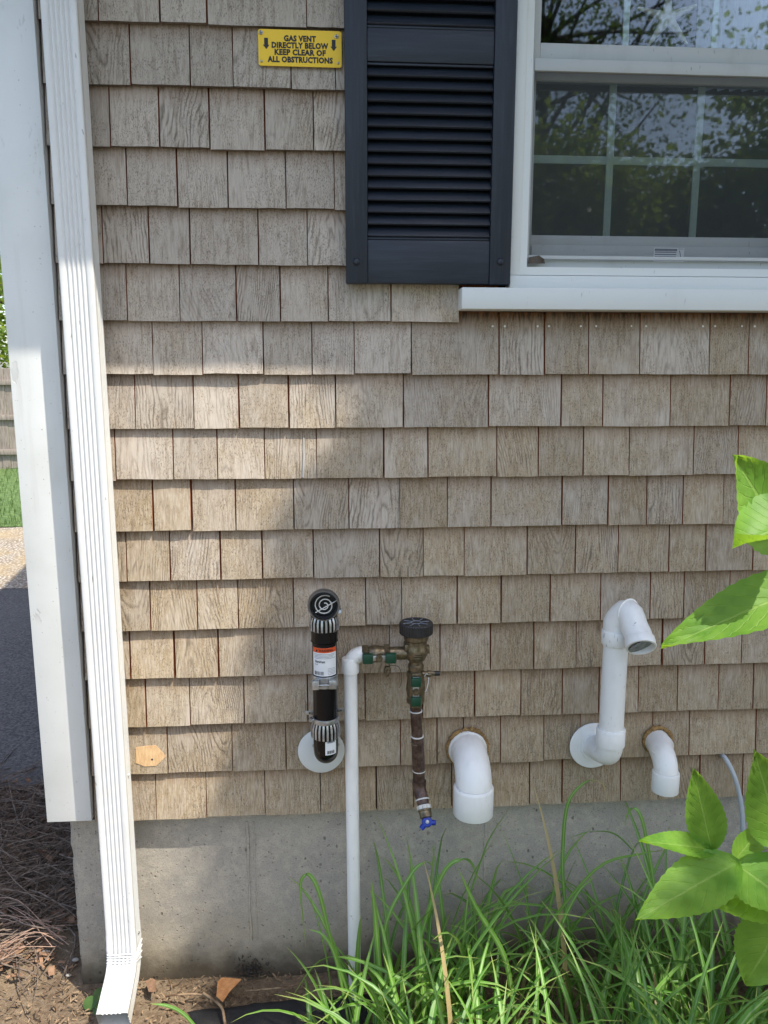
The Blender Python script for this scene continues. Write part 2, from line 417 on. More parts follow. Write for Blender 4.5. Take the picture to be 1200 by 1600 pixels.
M = dict(
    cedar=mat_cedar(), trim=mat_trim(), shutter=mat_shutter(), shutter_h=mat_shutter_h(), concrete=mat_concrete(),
    spout=mat_paint('white_aluminium', lin(216, 217, 215), .34, .22, scale=7, bump=.16),
    pvc=mat_paint('white_pvc', lin(232, 232, 229), .30, .20, (150, 142, 128), scale=16, bump=.02),
    vinyl=mat_paint('window_vinyl', lin(214, 217, 214), .38, .10, scale=7),
    sash=mat_paint('sash_vinyl', lin(180, 183, 182), .42, .25, scale=12),
    grille=mat_flat('grille_white', lin(226, 234, 230), .5),
    glass_up=mat_glass('pane_upper', 1.66, (.92, .95, .95)), glass_low=mat_glass('pane_lower', 1.80, (.93, .96, .95)), screen=mat_screen(),
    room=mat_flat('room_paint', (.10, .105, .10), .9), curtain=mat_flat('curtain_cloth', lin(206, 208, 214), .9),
    star=mat_simple('dried_starfish', lin(218, 208, 192), lin(232, 224, 210), 90, .9),
    sheath=mat_simple('sheathing', (.02, .016, .012), (.035, .026, .018), 8, .9),
    yellow=mat_paint('yellow_enamel', lin(240, 198, 12), .35, .06, scale=14), ink=mat_flat('black_ink', (.02, .02, .02), .6),
    screw=mat_simple('zinc_screw', lin(150, 148, 142), lin(200, 198, 190), 300, .35, .9),
    black=mat_flat('black_enamel', (.005, .005, .006), .16, 0, .28), rim=mat_flat('dark_steel', (.20, .20, .205), .30, .8),
    chrome=mat_simple('polished_steel', lin(160, 162, 164), lin(206, 208, 210), 60, .30, .75, .03),
    galv=mat_simple('galvanised_steel', lin(150, 153, 156), lin(190, 192, 194), 90, .38, .85, .05),
    plastic=mat_simple('black_plastic', (.010, .010, .011), (.02, .02, .021), 80, .45),
    green=mat_flat('green_grip', lin(6, 62, 42), .4), blue=mat_flat('blue_handle', lin(20, 52, 150), .4),
    brass=mat_brass(), brown=mat_metalbrown(), tape=mat_flat('thread_tape', lin(206, 205, 200), .6),
    paper=mat_flat('label_paper', lin(222, 224, 226), .5), orange=mat_flat('label_orange', lin(214, 78, 26), .5),
    greyink=mat_flat('grey_ink', lin(120, 124, 132), .6),
    foam=mat_simple('spray_foam', lin(112, 86, 50), lin(160, 128, 80), 70, .9, 0, .8, .006),
    barewood=mat_simple('fresh_cedar', lin(186, 150, 108), lin(206, 176, 134), 40, .8, stretch=(6, 6, 1)),
    tube=mat_flat('milky_tube', lin(176, 182, 188), .35),
    soil=mat_ground(), asphalt=mat_asphalt(), gravel=mat_gravel(),
    lawn=mat_simple('lawn_turf', lin(66, 92, 46), lin(100, 122, 66), 14, .9, 0, .9, .03),
    roof=mat_simple('roof_shingle', (.06, .055, .05), (.11, .10, .095), 60, .9),
    fence=mat_simple('grey_fence_wood', lin(122, 112, 104), lin(160, 150, 140), 6, .9, 0, .5, .004, .2, (14, 14, 1)),
    bark=mat_simple('bark', (.05, .038, .028), (.12, .10, .08), 18, .95, 0, .9, .02, .2, (1, 1, .25)),
    crown=mat_leaf('tree_leaf', (.035, .075, .018), (.075, .13, .03), .5, .4, scale=1.2),
    crown3=mat_leaf('soft_leaf', (.07, .12, .03), (.13, .20, .05), .5, .5, scale=1.2),
    crown2=mat_leaf('bright_leaf', (.08, .14, .02), (.15, .22, .035), .5, .4, scale=1.5),
    shrub=mat_leaf('shrub_leaf', lin(86, 134, 46), lin(122, 164, 64), .5, .44, lin(176, 216, 62), True, 20),
    stem=mat_flat('green_stem', lin(120, 148, 70), .5), weed=mat_leaf('weed_leaf', lin(58, 88, 38), lin(88, 116, 56), .5, .25),
    blade=mat_blade(),
    twig=mat_simple('dead_twig', lin(78, 67, 59), lin(134, 119, 106), 40, .9, 0, .4, .002, .2),
    litter=mat_simple('mulch_chip', lin(82, 64, 50), lin(156, 134, 108), 25, .95, 0, .5, .003, .15),
    dleaf=mat_simple('dry_leaf', lin(196, 128, 74), lin(222, 162, 104), 60, .8, 0, .3, .002),
    dleaf2=mat_simple('brown_leaf', lin(112, 86, 66), lin(150, 118, 92), 50, .9, 0, .3, .002),
    fabric=mat_simple('weed_fabric', (.010, .010, .011), (.022, .021, .021), 240, .8, 0, .5, .002),
    stone=mat_simple('pebble', lin(150, 144, 136), lin(186, 180, 170), 40, .8),
)

# ============================================================ setting: ground
def sheet(name, poly, z, mat, kind='structure', sub=0):
    me = bpy.data.meshes.new(name); me.from_pydata([(x, y, z) for x, y in poly], [], [tuple(range(len(poly)))]); me.update()
    return tag(link(name, me, mat), kind=kind)
def ragged(x0, x1, y0, y1, amp, n=40, seed=1):
    r = random.Random(seed); P = []
    for i in range(n+1): P.append((x0+(x1-x0)*i/n, y0+r.uniform(-amp, amp)))
    for i in range(n+1): P.append((x1-(x1-x0)*i/n, y1+r.uniform(-amp, amp)))
    return P
# one big sheet, uneven and finely divided close to the wall
def ground_mesh():
    bm = bmesh.new()
    xs = [-200, -60, -20, -8, -4, -2.4] + [-2.0+.05*i for i in range(72)] + [2.4, 4, 8, 20, 60, 200]
    ys = [-200, -60, -20, -8, -4, -2] + [-1.2+.05*i for i in range(52)] + [2, 4, 8, 20, 60, 200]
    from mathutils import noise as mn
    grid = []
    for y in ys:
        row = []
        for x in xs:
            near = 1.0 if (-2.3 < x < 2 and -1.3 < y < 1.6) else 0
            h = near*(.018*mn.noise(Vector((x*3.1, y*3.1, 0))) + .010*mn.noise(Vector((x*11, y*11, 3))))
            if near and y > .0 and x > -.72: h = min(h, 0)
            row.append(bm.verts.new((x, y, h-.012)))
        grid.append(row)
    for j in range(len(ys)-1):
        for i in range(len(xs)-1):
            bm.faces.new((grid[j][i], grid[j][i+1], grid[j+1][i+1], grid[j+1][i]))
    for f in bm.faces: f.smooth = True
    me = bpy.data.meshes.new('ground'); bm.to_mesh(me); bm.free(); return me
GROUND = tag(link('ground', ground_mesh(), M['soil']), kind='structure')
sheet('driveway', ragged(-30, -.95, 1.12, 4.25, .05, 90, 3), .004, M['asphalt'])
cr_ = [WG(-60, 1240, .007), WG(0, 1196, .007), WG(22, 1172, .007), WG(40, 1158, .007), WG(62, 1140, .007), WG(120, 1120, .007)]
cr_ = smooth_path(cr_, 6); vs = []; cj = random.Random(2)
for p_ in cr_:
    w_ = cj.uniform(.004, .014); vs += [(p_.x-.2*w_, p_.y-w_, .0065), (p_.x+.2*w_, p_.y+w_, .0065)]
me = bpy.data.meshes.new('driveway_crack'); me.from_pydata(vs, [], [(2*i, 2*i+2, 2*i+3, 2*i+1) for i in range(len(cr_)-1)]); me.update()
link('driveway_crack', me, mat_flat('crack_dirt', (.012, .011, .010), .95), bpy.data.objects['driveway'])
sheet('gravel_strip', ragged(-30, -1.5, 4.1, 6.7, .12, 60, 4), .008, M['gravel'])
sheet('lawn', ragged(-30, 12, 6.6, 40, .08, 60, 5), .012, M['lawn'])
sheet('bounce_ground', ragged(-30, 30, -9.5, -2.0, .06, 60, 6), .004, M['asphalt'])  # unseen ground, made grey to keep green bounce light off the wall
sheet('front_lawn', ragged(-30, 30, -60, -9.4, .08, 60, 7), .006, M['lawn'])

# ============================================================ the house
HX0, HX1, HD = -.735, 5.2, 7.0            # left corner, right end, depth
house = thing('house', 'house with grey weathered cedar shingle wall on a concrete foundation', 'house', (HX0, .04, 0))
wall = part('wall', MB().box(HX0+.03, .433, .030, .10, .49, 3.0).box(.433, 1.19, .030, .10, .49, 1.80)
            .box(1.19, HX1, .030, .10, .49, 3.0).box(.433, 1.19, .030, .10, 2.87, 3.0), M['sheath'], house)
EXPO = .127
ROWZ = [2.4126, 2.2845, 2.1554, 2.0292, 1.9024, 1.7748, 1.6509, 1.5234, 1.3994, 1.2726, 1.1462, 1.0197, .8911, .7615, .6306, .5026]
ROWY = [38, 136, 231, 323, 413, 501, 585, 667, 746, 824, 900, 975, 1048, 1122, 1195, 1265]
JOINTS = [
    [153.5, 249.4, 323.9, 479], [204.6, 297.3, 364.5, 454.8, 523.8], [172.7, 249.7, 327.4, 414.6, 490.2],
    [199.3, 277.4, 356.8, 446.8, 522.7], [161.5, 233.3, 298, 404.4, 480.7], [199, 281.6, 369.8, 438.7, 513.3, 610.7],
    [239.7, 317.7, 412, 488.3, 553.7, 642.7, 779, 850.5, 918.8, 998.6, 1107.5, 1168.3],
    [212.3, 303.3, 374, 451.3, 525.2, 630.3, 762.7, 876.8, 941.3, 1046.7, 1139.2],
    [181.7, 271.7, 340.7, 414.3, 495, 599.7, 669, 776, 840.5, 911.2, 982.1, 1082.8, 1152],
    [240, 300.3, 369.3, 459.7, 545.5, 624.7, 698.7, 767, 877.3, 949.8, 1009.4, 1066, 1129.4],
    [199, 266.3, 345, 410.7, 490, 593.7, 661.3, 725, 823, 899, 965.3, 1044.2, 1101.5, 1175],
    [236, 309.7, 372.7, 459, 571.7, 627.7, 713.7, 783, 859.3, 938.1, 1014.7, 1067.6, 1138.6],
    [204, 273.3, 342.3, 413.3, 515, 609, 687, 766.3, 833.8, 899.5, 965, 1033.7, 1100.9, 1157.9],
    [229.3, 297.3, 382, 481, 571, 660, 742, 813.7, 878, 935, 997.3, 1057.5, 1121.5, 1175.9],
    [263, 363.7, 447.3, 545, 626, 682.6, 724.3, 781.7, 849, 906, 958, 1018.5, 1075.9, 1179.7],
    [245, 323.3, 414.7, 501, 587.7, 646.8, 706, 826.5, 878, 968.8, 1027.4, 1091.4, 1159.5]]
TAPER = .0128/EXPO
def shingle(x0, x1, z, L=.27, dy=0.0, parent=wall):
    """one wedge: thick butt edge at the bottom, thin top tucked under the next course; slightly cupped and uneven"""
    w = x1-x0; cx = (x0+x1)/2; n = 4
    a = rnd.uniform(-.0009, .0009); b = rnd.uniform(-.0009, .0009); cup = rnd.uniform(-.0016, .0010); skew = rnd.gauss(0, .003)
    vs = []
    for j, (zz, t) in enumerate(((0, .0118), (L, .001))):
        yf = TAPER*zz
        for back in (0, 1):
            for i in range(n+1):
                u = i/n; x = -w/2+w*u
                x += (a if i == 0 else (b if i == n else 0))*(1 if j else -1)
                dz = rnd.uniform(-.0007, .0007)+skew*x if j == 0 else 0
                bow = cup*(1-(2*u-1)**2) if j == 0 else 0
                vs.append((x, yf+bow+(t if back else 0), zz+dz))
    m = n+1
    fs = []
    for i in range(n):
        fs.append((i, i+1, 2*m+i+1, 2*m+i))                 # front
        fs.append((m+i+1, m+i, 3*m+i, 3*m+i+1))             # back
        fs.append((i+1, i, m+i, m+i+1))                     # butt
        fs.append((2*m+i, 2*m+i+1, 3*m+i+1, 3*m+i))
    fs.append((0, 2*m, 3*m, m)); fs.append((n, m+n, 3*m+n, 2*m+n))
    me = bpy.data.meshes.new('shingle'); me.from_pydata(vs, [], fs); me.update()
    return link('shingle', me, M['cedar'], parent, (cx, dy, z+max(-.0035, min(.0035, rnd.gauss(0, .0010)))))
def course(z, edges, L=.27, gaps=None):
    for i in range(len(edges)-1):
        g = rnd.choice((.0014, .0018, .0022, .0028, .0038))
        shingle(edges[i]+g*.7, edges[i+1]-g*.7, z, L, rnd.uniform(-.0016, .0004))
def fill(x0, x1):
    E = [x0]
    while E[-1] < x1-.20: E.append(E[-1]+rnd.uniform(.085, .17))
    E.append((E[-1]+x1)/2) if x1-E[-1] > .17 else None
    return E + [x1]
XL = -.6195
for k, z in enumerate(ROWZ):
    J = [W(j, ROWY[k] + (j-600)*(-.0000467*(ROWY[k]-585)), 0).x for j in JOINTS[k]]
    E = [XL] + [x for x in J if x > XL+.02]
    L = .27
    if k <= 4: course(z, E[:-1] + fill(E[-1], .427)); course(z, fill(1.20, 2.1))
    elif k == 5: course(z, E + [W(718.3, 503, 0).x]); course(z, fill(1.32, 2.1))
    elif k == 6:                                  # cut short where the sill sits on them
        i = next(i for i, x in enumerate(E) if x > .42)
        course(z, E[:i]); course(z, E[i-1:] + fill(E[-1], 1.30)[1:], .149); course(z, fill(1.30, 2.1))
    else: course(z, E[:-1] + fill(E[-1], 2.1))
for i in range(1, 5):                             # courses above the frame, up to the soffit
    z = ROWZ[0] + EXPO*i
    L = min(.27, 2.985-z)
    course(z, fill(XL, .427), L); course(z, fill(1.20, 2.1), L)
for nx in (770, 789, 840.5, 858, 908, 932, 987, 1010, 1099, 1118, 1160, 1180):
    c_ = W(nx, 509.7, .009); part('nail', MB().lathe([(.0028, 0), (.0028, .0012), (.0015, .0018)], (c_.x, TAPER*(c_.z-ROWZ[6])+.0002, c_.z), (0, -1, 0), 8), mat_flat('nail_head', (.75, .75, .73), .4), wall)
a_, b_ = W(474.5, 684, .006), W(473.5, 746, .001)
mb = MB(); mb.tube([(a_.x, TAPER*(a_.z-ROWZ[8])-.0006, a_.z), ((a_.x+b_.x)/2+.001, TAPER*((a_.z+b_.z)/2-ROWZ[8])-.0006, (a_.z+b_.z)/2), (b_.x, TAPER*(b_.z-ROWZ[8])-.0006, b_.z)], [.0016, .0026, .0030], 6)
part('paint_drip', mb, mat_flat('old_paint', (.45, .44, .42), .7), wall)
# the side wall round the corner: not in view, so one joined skin
mb = MB()
for k in range(28):
    z = .5026+EXPO*k; y = .14
    while y < HD-.2 and z < 3.0+.0*y:
        w_ = rnd.uniform(.09, .17); mb.box(HX0+.008, HX0+.022, y+.001, y+w_-.001, z, z+EXPO-.004); y += w_
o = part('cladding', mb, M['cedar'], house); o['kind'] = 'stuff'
part('gable_wall', MB().box(HX0+.025, HX0+.10, .10, HD, .49, 3.0), M['sheath'], house)
mb = MB(); mb.add([(HX0+.02, .1, 2.98), (HX0+.02, HD-.1, 2.98), (HX0+.02, HD/2, 4.22), (HX0+.10, .1, 2.98), (HX0+.10, HD-.1, 2.98), (HX0+.10, HD/2, 4.22)],
     [(0, 2, 1), (3, 4, 5), (0, 1, 4, 3), (1, 2, 5, 4), (2, 0, 3, 5)])
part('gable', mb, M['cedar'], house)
# corner boards
cb = part('corner_board', MB().box(HX0, -.6225, -.013, .030, .513, 2.99), M['trim'], house, .0015)
part('corner_board', MB().box(HX0+.0015, HX0+.018, .0305, .135, .513, 2.99), M['trim'], house, .0015)
# foundation, with a rough edge and form lines
from mathutils import noise as mn
def found_mesh():
    bm = bmesh.new(); NX, NZ = 150, 36; g = []
    for j in range(NZ+1):
        r_ = []
        for i in range(NX+1):
            x = -.697+(2.6)*i/NX; z = -.12+.62*j/NZ
            y = .042+.0022*mn.noise(Vector((x*9, z*9, 0)))+.0012*mn.noise(Vector((x*30, z*30, 5)))
            if i == 0: x += .004*mn.noise(Vector((0, z*25, 2)))+.003*mn.noise(Vector((3, z*70, 2)))
            r_.append(bm.verts.new((x, y, z)))
        g.append(r_)
    for j in range(NZ):
        for i in range(NX): bm.faces.new((g[j][i], g[j][i+1], g[j+1][i+1], g[j+1][i]))
    # return along the left side, the end and the top
    for j in range(NZ):
        a, b = g[j][0], g[j+1][0]
        c = bm.verts.new((a.co.x, .3, a.co.z)); d = bm.verts.new((b.co.x, .3, b.co.z)); bm.faces.new((a, b, d, c))
        a, b = g[j][NX], g[j+1][NX]
        c = bm.verts.new((a.co.x, .3, a.co.z)); d = bm.verts.new((b.co.x, .3, b.co.z)); bm.faces.new((b, a, c, d))
    bmesh.ops.recalc_face_normals(bm, faces=bm.faces)
    for f in bm.faces: f.smooth = True
    me = bpy.data.meshes.new('foundation'); bm.to_mesh(me); bm.free(); return me
fo = link('foundation', found_mesh(), M['concrete'], house)
part('foundation_core', MB().box(-.688, -.40, .06, HD, -.1, .489).box(-.40, HX1, .06, .30, -.1, .489).box(1.88, HX1, .045, .06, -.1, .489), M['concrete'], house)
for (px0, w_, pr) in ((390, .006, .0025), (400, .003, .0015), (755, .004, .0022)):
    x = XP(px0, .042, 1400)
    part('form_line', MB().tube([(x+.0015*math.sin(i*1.7), .0425, .10+.036*i) for i in range(11)], [w_*(.6+.4*rnd.random()) for _ in range(11)], 6), M['concrete'], fo)
# sunny bare patch on a shingle where a plate came off
pp = [W(x, y, -.001) for x, y in ((211, 1170), (224, 1168), (243, 1167), (259, 1183), (244, 1197), (226, 1198), (212, 1193))]
fy = lambda z_: TAPER*(z_-ROWZ[14])-.0022
mb = MB(); n = len(pp); mb.add([(p.x, fy(p.z), p.z) for p in pp]+[(p.x, fy(p.z)+.002, p.z) for p in pp], [tuple(range(n)), tuple(range(2*n-1, n-1, -1))]+[(i, i+n, (i+1) % n+n, (i+1) % n) for i in range(n)])
pt = part('bare_wood_patch', mb, M['barewood'], house); pt['label'] = 'pale orange bare wood patch on a shingle by the downspout'
c_ = W(238, 1186, .004); part('nail_hole', MB().lathe([(.0026, 0), (.0026, .0012)], (c_.x, fy(c_.z)-.0008, c_.z), (0, 1, 0), 10), M['ink'], pt)
# eave: soffit, fascia, gutter, roof planes
part('soffit', MB().box(HX0-.05, HX1, -.38, .03, 2.99, 3.01), M['trim'], house)
part('fascia', MB().box(HX0-.05, HX1, -.40, -.381, 2.93, 3.06), M['trim'], house)
part('gutter', MB().box(HX0-.05, HX1, -.497, -.490, 2.93, 3.033).box(HX0-.05, HX1, -.490, -.401, 2.93, 2.937), M['spout'], house)
def slabmb(y0, z0, y1, z1, t):
    m_ = MB(); m_.add([(HX0-.06, y0, z0), (HX1, y0, z0), (HX1, y1, z1), (HX0-.06, y1, z1), (HX0-.06, y0, z0+t), (HX1, y0, z0+t), (HX1, y1, z1+t), (HX0-.06, y1, z1+t)],
        [(0, 3, 2, 1), (4, 5, 6, 7), (0, 1, 5, 4), (1, 2, 6, 5), (2, 3, 7, 6), (3, 0, 4, 7)]); return m_
rf = part('roof', slabmb(-.47, 3.062, HD/2, 4.42, .05), M['roof'], house)
part('roof', slabmb(HD/2, 4.42, HD+.4, 3.0, .05), M['roof'], house)

# ============================================================ window
YC = -.020
win = thing('window', 'white vinyl double-hung window with grilles beside the dark shutter', 'window', (.81, .03, 1.80))
WX0, WX1, WZ1 = .433, 1.19, 2.86
part('sill', MB().box(.314, 1.31, -.052, .028, 1.801, 1.850), M['vinyl'], win, .002)
part('casing', MB().box(WX0, WX1, YC, .028, 1.852, 1.8815), M['vinyl'], win, .001)
part('casing', MB().box(WX0, .4565, YC+.002, .028, 1.8825, WZ1), M['vinyl'], win, .001)
part('casing', MB().box(WX1-.0235, WX1, YC+.002, .028, 1.8825, WZ1), M['vinyl'], win, .001)
part('casing', MB().box(WX0, WX1, YC, .028, WZ1+.001, WZ1+.04), M['vinyl'], win, .001)
# stepped frame inside the casing
def frame_step(x0, x1, z0, z1, w_, ya, yb, name='frame'):
    fr = MB()
    fr.add([(x0, ya, z0), (x1, ya, z0), (x1, ya, z1), (x0, ya, z1), (x0+w_, ya+.002, z0+w_), (x1-w_, ya+.002, z0+w_), (x1-w_, ya+.002, z1-w_), (x0+w_, ya+.002, z1-w_),
            (x0+w_, yb, z0+w_), (x1-w_, yb, z0+w_), (x1-w_, yb, z1-w_), (x0+w_, yb, z1-w_), (x0, yb, z0), (x1, yb, z0), (x1, yb, z1), (x0, yb, z1)],
           [(0, 1, 5, 4), (1, 2, 6, 5), (2, 3, 7, 6), (3, 0, 4, 7), (4, 5, 9, 8), (5, 6, 10, 9), (6, 7, 11, 10), (7, 4, 8, 11),
            (1, 0, 12, 13), (2, 1, 13, 14), (3, 2, 14, 15), (0, 3, 15, 12)])
    return fr
part('frame', frame_step(.457, WX1-.024, 1.8835, WZ1-.001, .0185, -.012, .13), M['vinyl'], win, 0, 20)
IX0, IX1 = .4755, WX1-.0425
# upper sash (outer track)
us = part('sash', MB().box(IX0, .497, .012, .040, 2.365, 2.84).box(IX1-.0215, IX1, .012, .040, 2.365, 2.84)
          .box(.4972, IX1-.0217, .012, .040, 2.365, 2.400).box(.4972, IX1-.0217, .012, .040, 2.80, 2.84), M['sash'], win, .001)
part('pane', MB().box(.495, IX1-.0195, .029, .033, 2.398, 2.802), M['glass_up'], us)
for x in (.704, .917): part('muntin', MB().box(x-.007, x+.007, .0335, .0375, 2.401, 2.799), M['grille'], us)
part('muntin', MB().box(.498, IX1-.022, .0334, .0377, 2.593, 2.607), M['grille'], us)
# lower sash (inner track)
lsz = ZP(369, .06, 900)
ls = part('sash', MB().box(IX0, .4995, .050, .080, 1.925, 2.385).box(IX1-.0225, IX1, .050, .080, 1.925, 2.385)
          .box(.4997, IX1-.0227, .052, .080, lsz-.023, lsz).box(.4997, IX1-.0227, .046, .080, 1.925, lsz-.0235).box(.4997, IX1-.0227, .052, .080, 2.335, 2.385), M['sash'], win, .001)
part('pane', MB().box(.498, IX1-.021, .062, .066, lsz-.002, 2.337), M['glass_low'], ls)
for x in (.692, .911): part('muntin', MB().box(x-.0085, x+.0085, .0665, .0705, lsz+.001, 2.334), M['grille'], ls)
part('muntin', MB().box(.5, IX1-.023, .0664, .0707, 2.154, 2.172), M['grille'], ls)
part('sill_track', MB().box(IX0, IX1, .012, .13, 1.903, 1.921), M['sash'], win)
# insect screen over the lower half
sf = part('screen_frame', MB().box(IX0, IX0+.006, .000, .010, 1.922, 2.362).box(IX1-.006, IX1, .000, .010, 1.922, 2.362)
          .box(IX0+.0062, IX1-.0062, .000, .010, 1.922, 1.930).box(IX0+.0062, IX1-.0062, -.002, .010, 2.336, 2.362), M['sash'], win, .0008)
me = bpy.data.meshes.new('screen_mesh'); me.from_pydata([(IX0+.005, .005, 1.928), (IX1-.005, .005, 1.928), (IX1-.005, .005, 2.338), (IX0+.005, .005, 2.338)], [], [(0, 1, 2, 3)])
link('screen_mesh', me, M['screen'], sf)
# sticker on the lower rail
a = W(1022, 387, .045); b = W(1068, 409, .045)
stk = part('sticker', MB().box(a.x, b.x, .0452, .0459, b.z, a.z), M['paper'], ls)
mb = MB()
mb.box(a.x+.002, b.x-.018, .0448, .0451, a.z-.0075, a.z-.002)
for i in range(4): mb.box(a.x+.003, b.x-.02, .0448, .0451, a.z-.0115-.0055*i, a.z-.009-.0055*i)
mb.box(b.x-.0165, b.x-.002, .0448, .0451, b.z+.004, b.z+.0052).box(b.x-.0165, b.x-.002, .0448, .0451, a.z-.003, a.z-.0018)
mb.tube([(b.x-.012, .0449, a.z-.006), (b.x-.008, .0449, b.z+.012), (b.x-.006, .0449, b.z+.008)], .0009, 4)
part('sticker_print', mb, M['greyink'], stk)
# a dry leaf scrap caught in the corner of the sill
p = W(838, 404, -.004)
mb = MB(); mb.add([(p.x-.022, -.010, p.z-.012), (p.x+.020, -.010, p.z-.012), (p.x+.018, -.006, p.z-.001), (p.x+.006, -.006, p.z+.007), (p.x-.018, -.006, p.z+.003)], [(0, 1, 2, 3, 4)])
mb.add([(p.x-.02, -.013, p.z-.012), (p.x+.006, -.013, p.z-.012), (p.x+.002, -.008, p.z-.004), (p.x-.02, -.008, p.z-.005)], [(0, 1, 2, 3)])
tag(part('dry_leaf', mb, M['bark']), 'brown dry leaf scrap in the corner of the window frame', 'leaf')
# the dim room behind
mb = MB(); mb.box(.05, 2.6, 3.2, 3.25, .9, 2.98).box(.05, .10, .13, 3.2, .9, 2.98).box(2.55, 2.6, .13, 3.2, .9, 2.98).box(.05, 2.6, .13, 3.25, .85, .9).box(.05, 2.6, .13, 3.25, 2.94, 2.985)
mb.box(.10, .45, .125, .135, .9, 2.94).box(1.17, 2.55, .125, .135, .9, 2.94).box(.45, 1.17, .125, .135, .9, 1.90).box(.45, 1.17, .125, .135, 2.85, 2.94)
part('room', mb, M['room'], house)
# curtain at the right of the upper sash
mb = MB(); vs = []; fs = []
for i in range(41):
    x = .93+.25*i/40; y = .16+.012*math.sin(i*1.25)
    vs += [(x, y, 2.36), (x, y, 2.86)]
for i in range(40): fs.append((2*i, 2*i+2, 2*i+3, 2*i+1))
mb.add(vs, fs); tag(part('curtain', mb, M['curtain']), 'pale gathered curtain behind the upper right window panes', 'curtain')
# starfish hung behind the upper panes
c_ = W(1043, 28, .052); ph = [math.radians(d_) for d_ in (92, 23, -47, -125, 165)]
mb = MB()
for a_ in ph:
    u = Vector((math.cos(a_), 0, math.sin(a_))); mb.tube([c_ + u*(.075*t) for t in (0, .2, .45, .75, 1)], [.013, .0115, .0085, .0055, .0025], 8)
tag(part('starfish', mb, M['star'], None, 0, 60), 'pale dried starfish hanging behind the upper window pane', 'ornament')

# ============================================================ shutter
sh = thing('shutter', 'dark charcoal louvred shutter mounted left of the window', 'shutter', (.24, 0, 1.859))
SX0, SX1, SZ0, SZ1 = .046, .4315, 1.859, 2.90
YF, YB = -.034, -.003
for (a_, b_) in ((SX0, SX0+.050), (SX1-.050, SX1)):
    part('stile', MB().box(a_, b_, YF, YB, SZ0, SZ1), M['shutter'], sh, .0025)
zr = [ZP(375, YF, 660), ZP(97, YF, 660), ZP(44, YF, 660)]
part('rail', MB().box(SX0+.0502, SX1-.0502, YF+.003, YB, SZ0+.001, zr[0]), M['shutter_h'], sh, .002)
part('rail', MB().box(SX0+.0502, SX1-.0502, YF+.003, YB, zr[1], zr[2]), M['shutter_h'], sh, .002)
part('rail', MB().box(SX0+.0502, SX1-.0502, YF+.003, YB, SZ1-.08, SZ1-.001), M['shutter_h'], sh, .002)
part('back_panel', MB().box(SX0+.045, SX1-.045, YB-.004, YB-.001, SZ0+.05, SZ1-.05), M['shutter'], sh)
# moulded bead round each louvre field
for z0, z1 in ((zr[0], zr[1]), (zr[2], SZ1-.08)):
    part('bead', MB().box(SX0+.0502, SX1-.0502, YF+.006, YF+.014, z0+.001, z0+.006).box(SX0+.0502, SX1-.0502, YF+.006, YF+.014, z1-.006, z1-.001), M['shutter_h'], sh, .001)
    h = (z1-z0-.010); n = max(1, round(h/.0266)); st = h/n
    lm = None
    for i in range(n):
        zc = z0+.005+st*(i+.5)
        if lm is None:
            l_ = MB(); x0, x1 = SX0+.0505, SX1-.0505
            a0, a1 = Vector((0, YF+.004, -st*.40)), Vector((0, YB-.006, st*.62))
            d_ = (a1-a0).normalized(); nn = Vector((0, -d_.z, d_.y))*.0026
            q_ = [a0-nn, a0+nn, a1+nn, a1-nn]
            l_.add([(x0, v.y, v.z) for v in q_]+[(x1, v.y, v.z) for v in q_], [(0, 1, 2, 3), (7, 6, 5, 4), (0, 4, 5, 1), (1, 5, 6, 2), (2, 6, 7, 3), (3, 7, 4, 0)])
            lm = bevel(l_.mesh('louver'), .0008, 2); shade_auto(lm)
        link('louver', lm, M['shutter_h'], sh, (0, 0, zc))
for x in (557, 782):
    c_ = W(x, 409, YF)
    part('screw', MB().lathe([(.0085, 0), (.0082, .002), (.006, .0042), (.003, .0052)], (c_.x, YF, c_.z), (0, -1, 0), 20), M['shutter'], sh)

# ============================================================ downspout
ds = thing('downspout', 'white ribbed aluminium downspout with an outward elbow beside the corner board', 'downspout', (-.547, -.055, 0))
DX0, DX1, DYF, DYB = -.5845, -.5105, -.088, -.030
def spout_profile(n_rib=5, inset=0.0):
    P = []
    fx0, fx1 = DX0+.0115, DX1-.0125
    def corner(cx, cy, r, a0):
        for i in range(4):
            a = math.radians(a0+90*i/3); P.append((cx+r*math.cos(a), cy+r*math.sin(a)))
    r = .004
    corner(DX0+r, DYF+r, r, 180)
    w_ = (fx1-fx0)/n_rib
    for i in range(n_rib):
        x = fx0+w_*i
        for (t, d_) in ((0, 0), (.18, .0006), (.34, .0030), (.5, .0042), (.66, .0030), (.82, .0006)): P.append((x+w_*t, DYF+d_))
    P.append((fx1, DYF))
    corner(DX1-r, DYF+r, r, 270)
    for i in range(3):
        y = DYF+.014+.012*i; 
        for (t, d_) in ((0, 0), (.003, .002), (.006, .002), (.009, 0)): P.append((DX1-d_, y+t))
    corner(DX1-r, DYB-r, r, 0)
    corner(DX0+r, DYB-r, r, 90)
    return P
def extrude_prof(mb, P, frames, cap=False):
    n = len(P); vs = []
    for f in frames: vs += [f(x, y) for x, y in P]
    fs = []
    for j in range(len(frames)-1):
        for i in range(n): a = j*n+i; b = j*n+(i+1) % n; fs.append((a, b, b+n, a+n))
    if cap: fs.append(tuple(range(n))); 
    mb.add(vs, fs)
P0 = spout_profile()
zj = ZP(1462, DYF, 190)
mb = MB(); extrude_prof(mb, P0, [lambda x, y, z=z: (x, y, z) for z in (zj-.03, .9, 1.7, 2.4, 2.80)])
part('tube', mb, M['spout'], ds, 0, 50)
cx0, cy0 = (DX0+DX1)/2, (DYF+DYB)/2
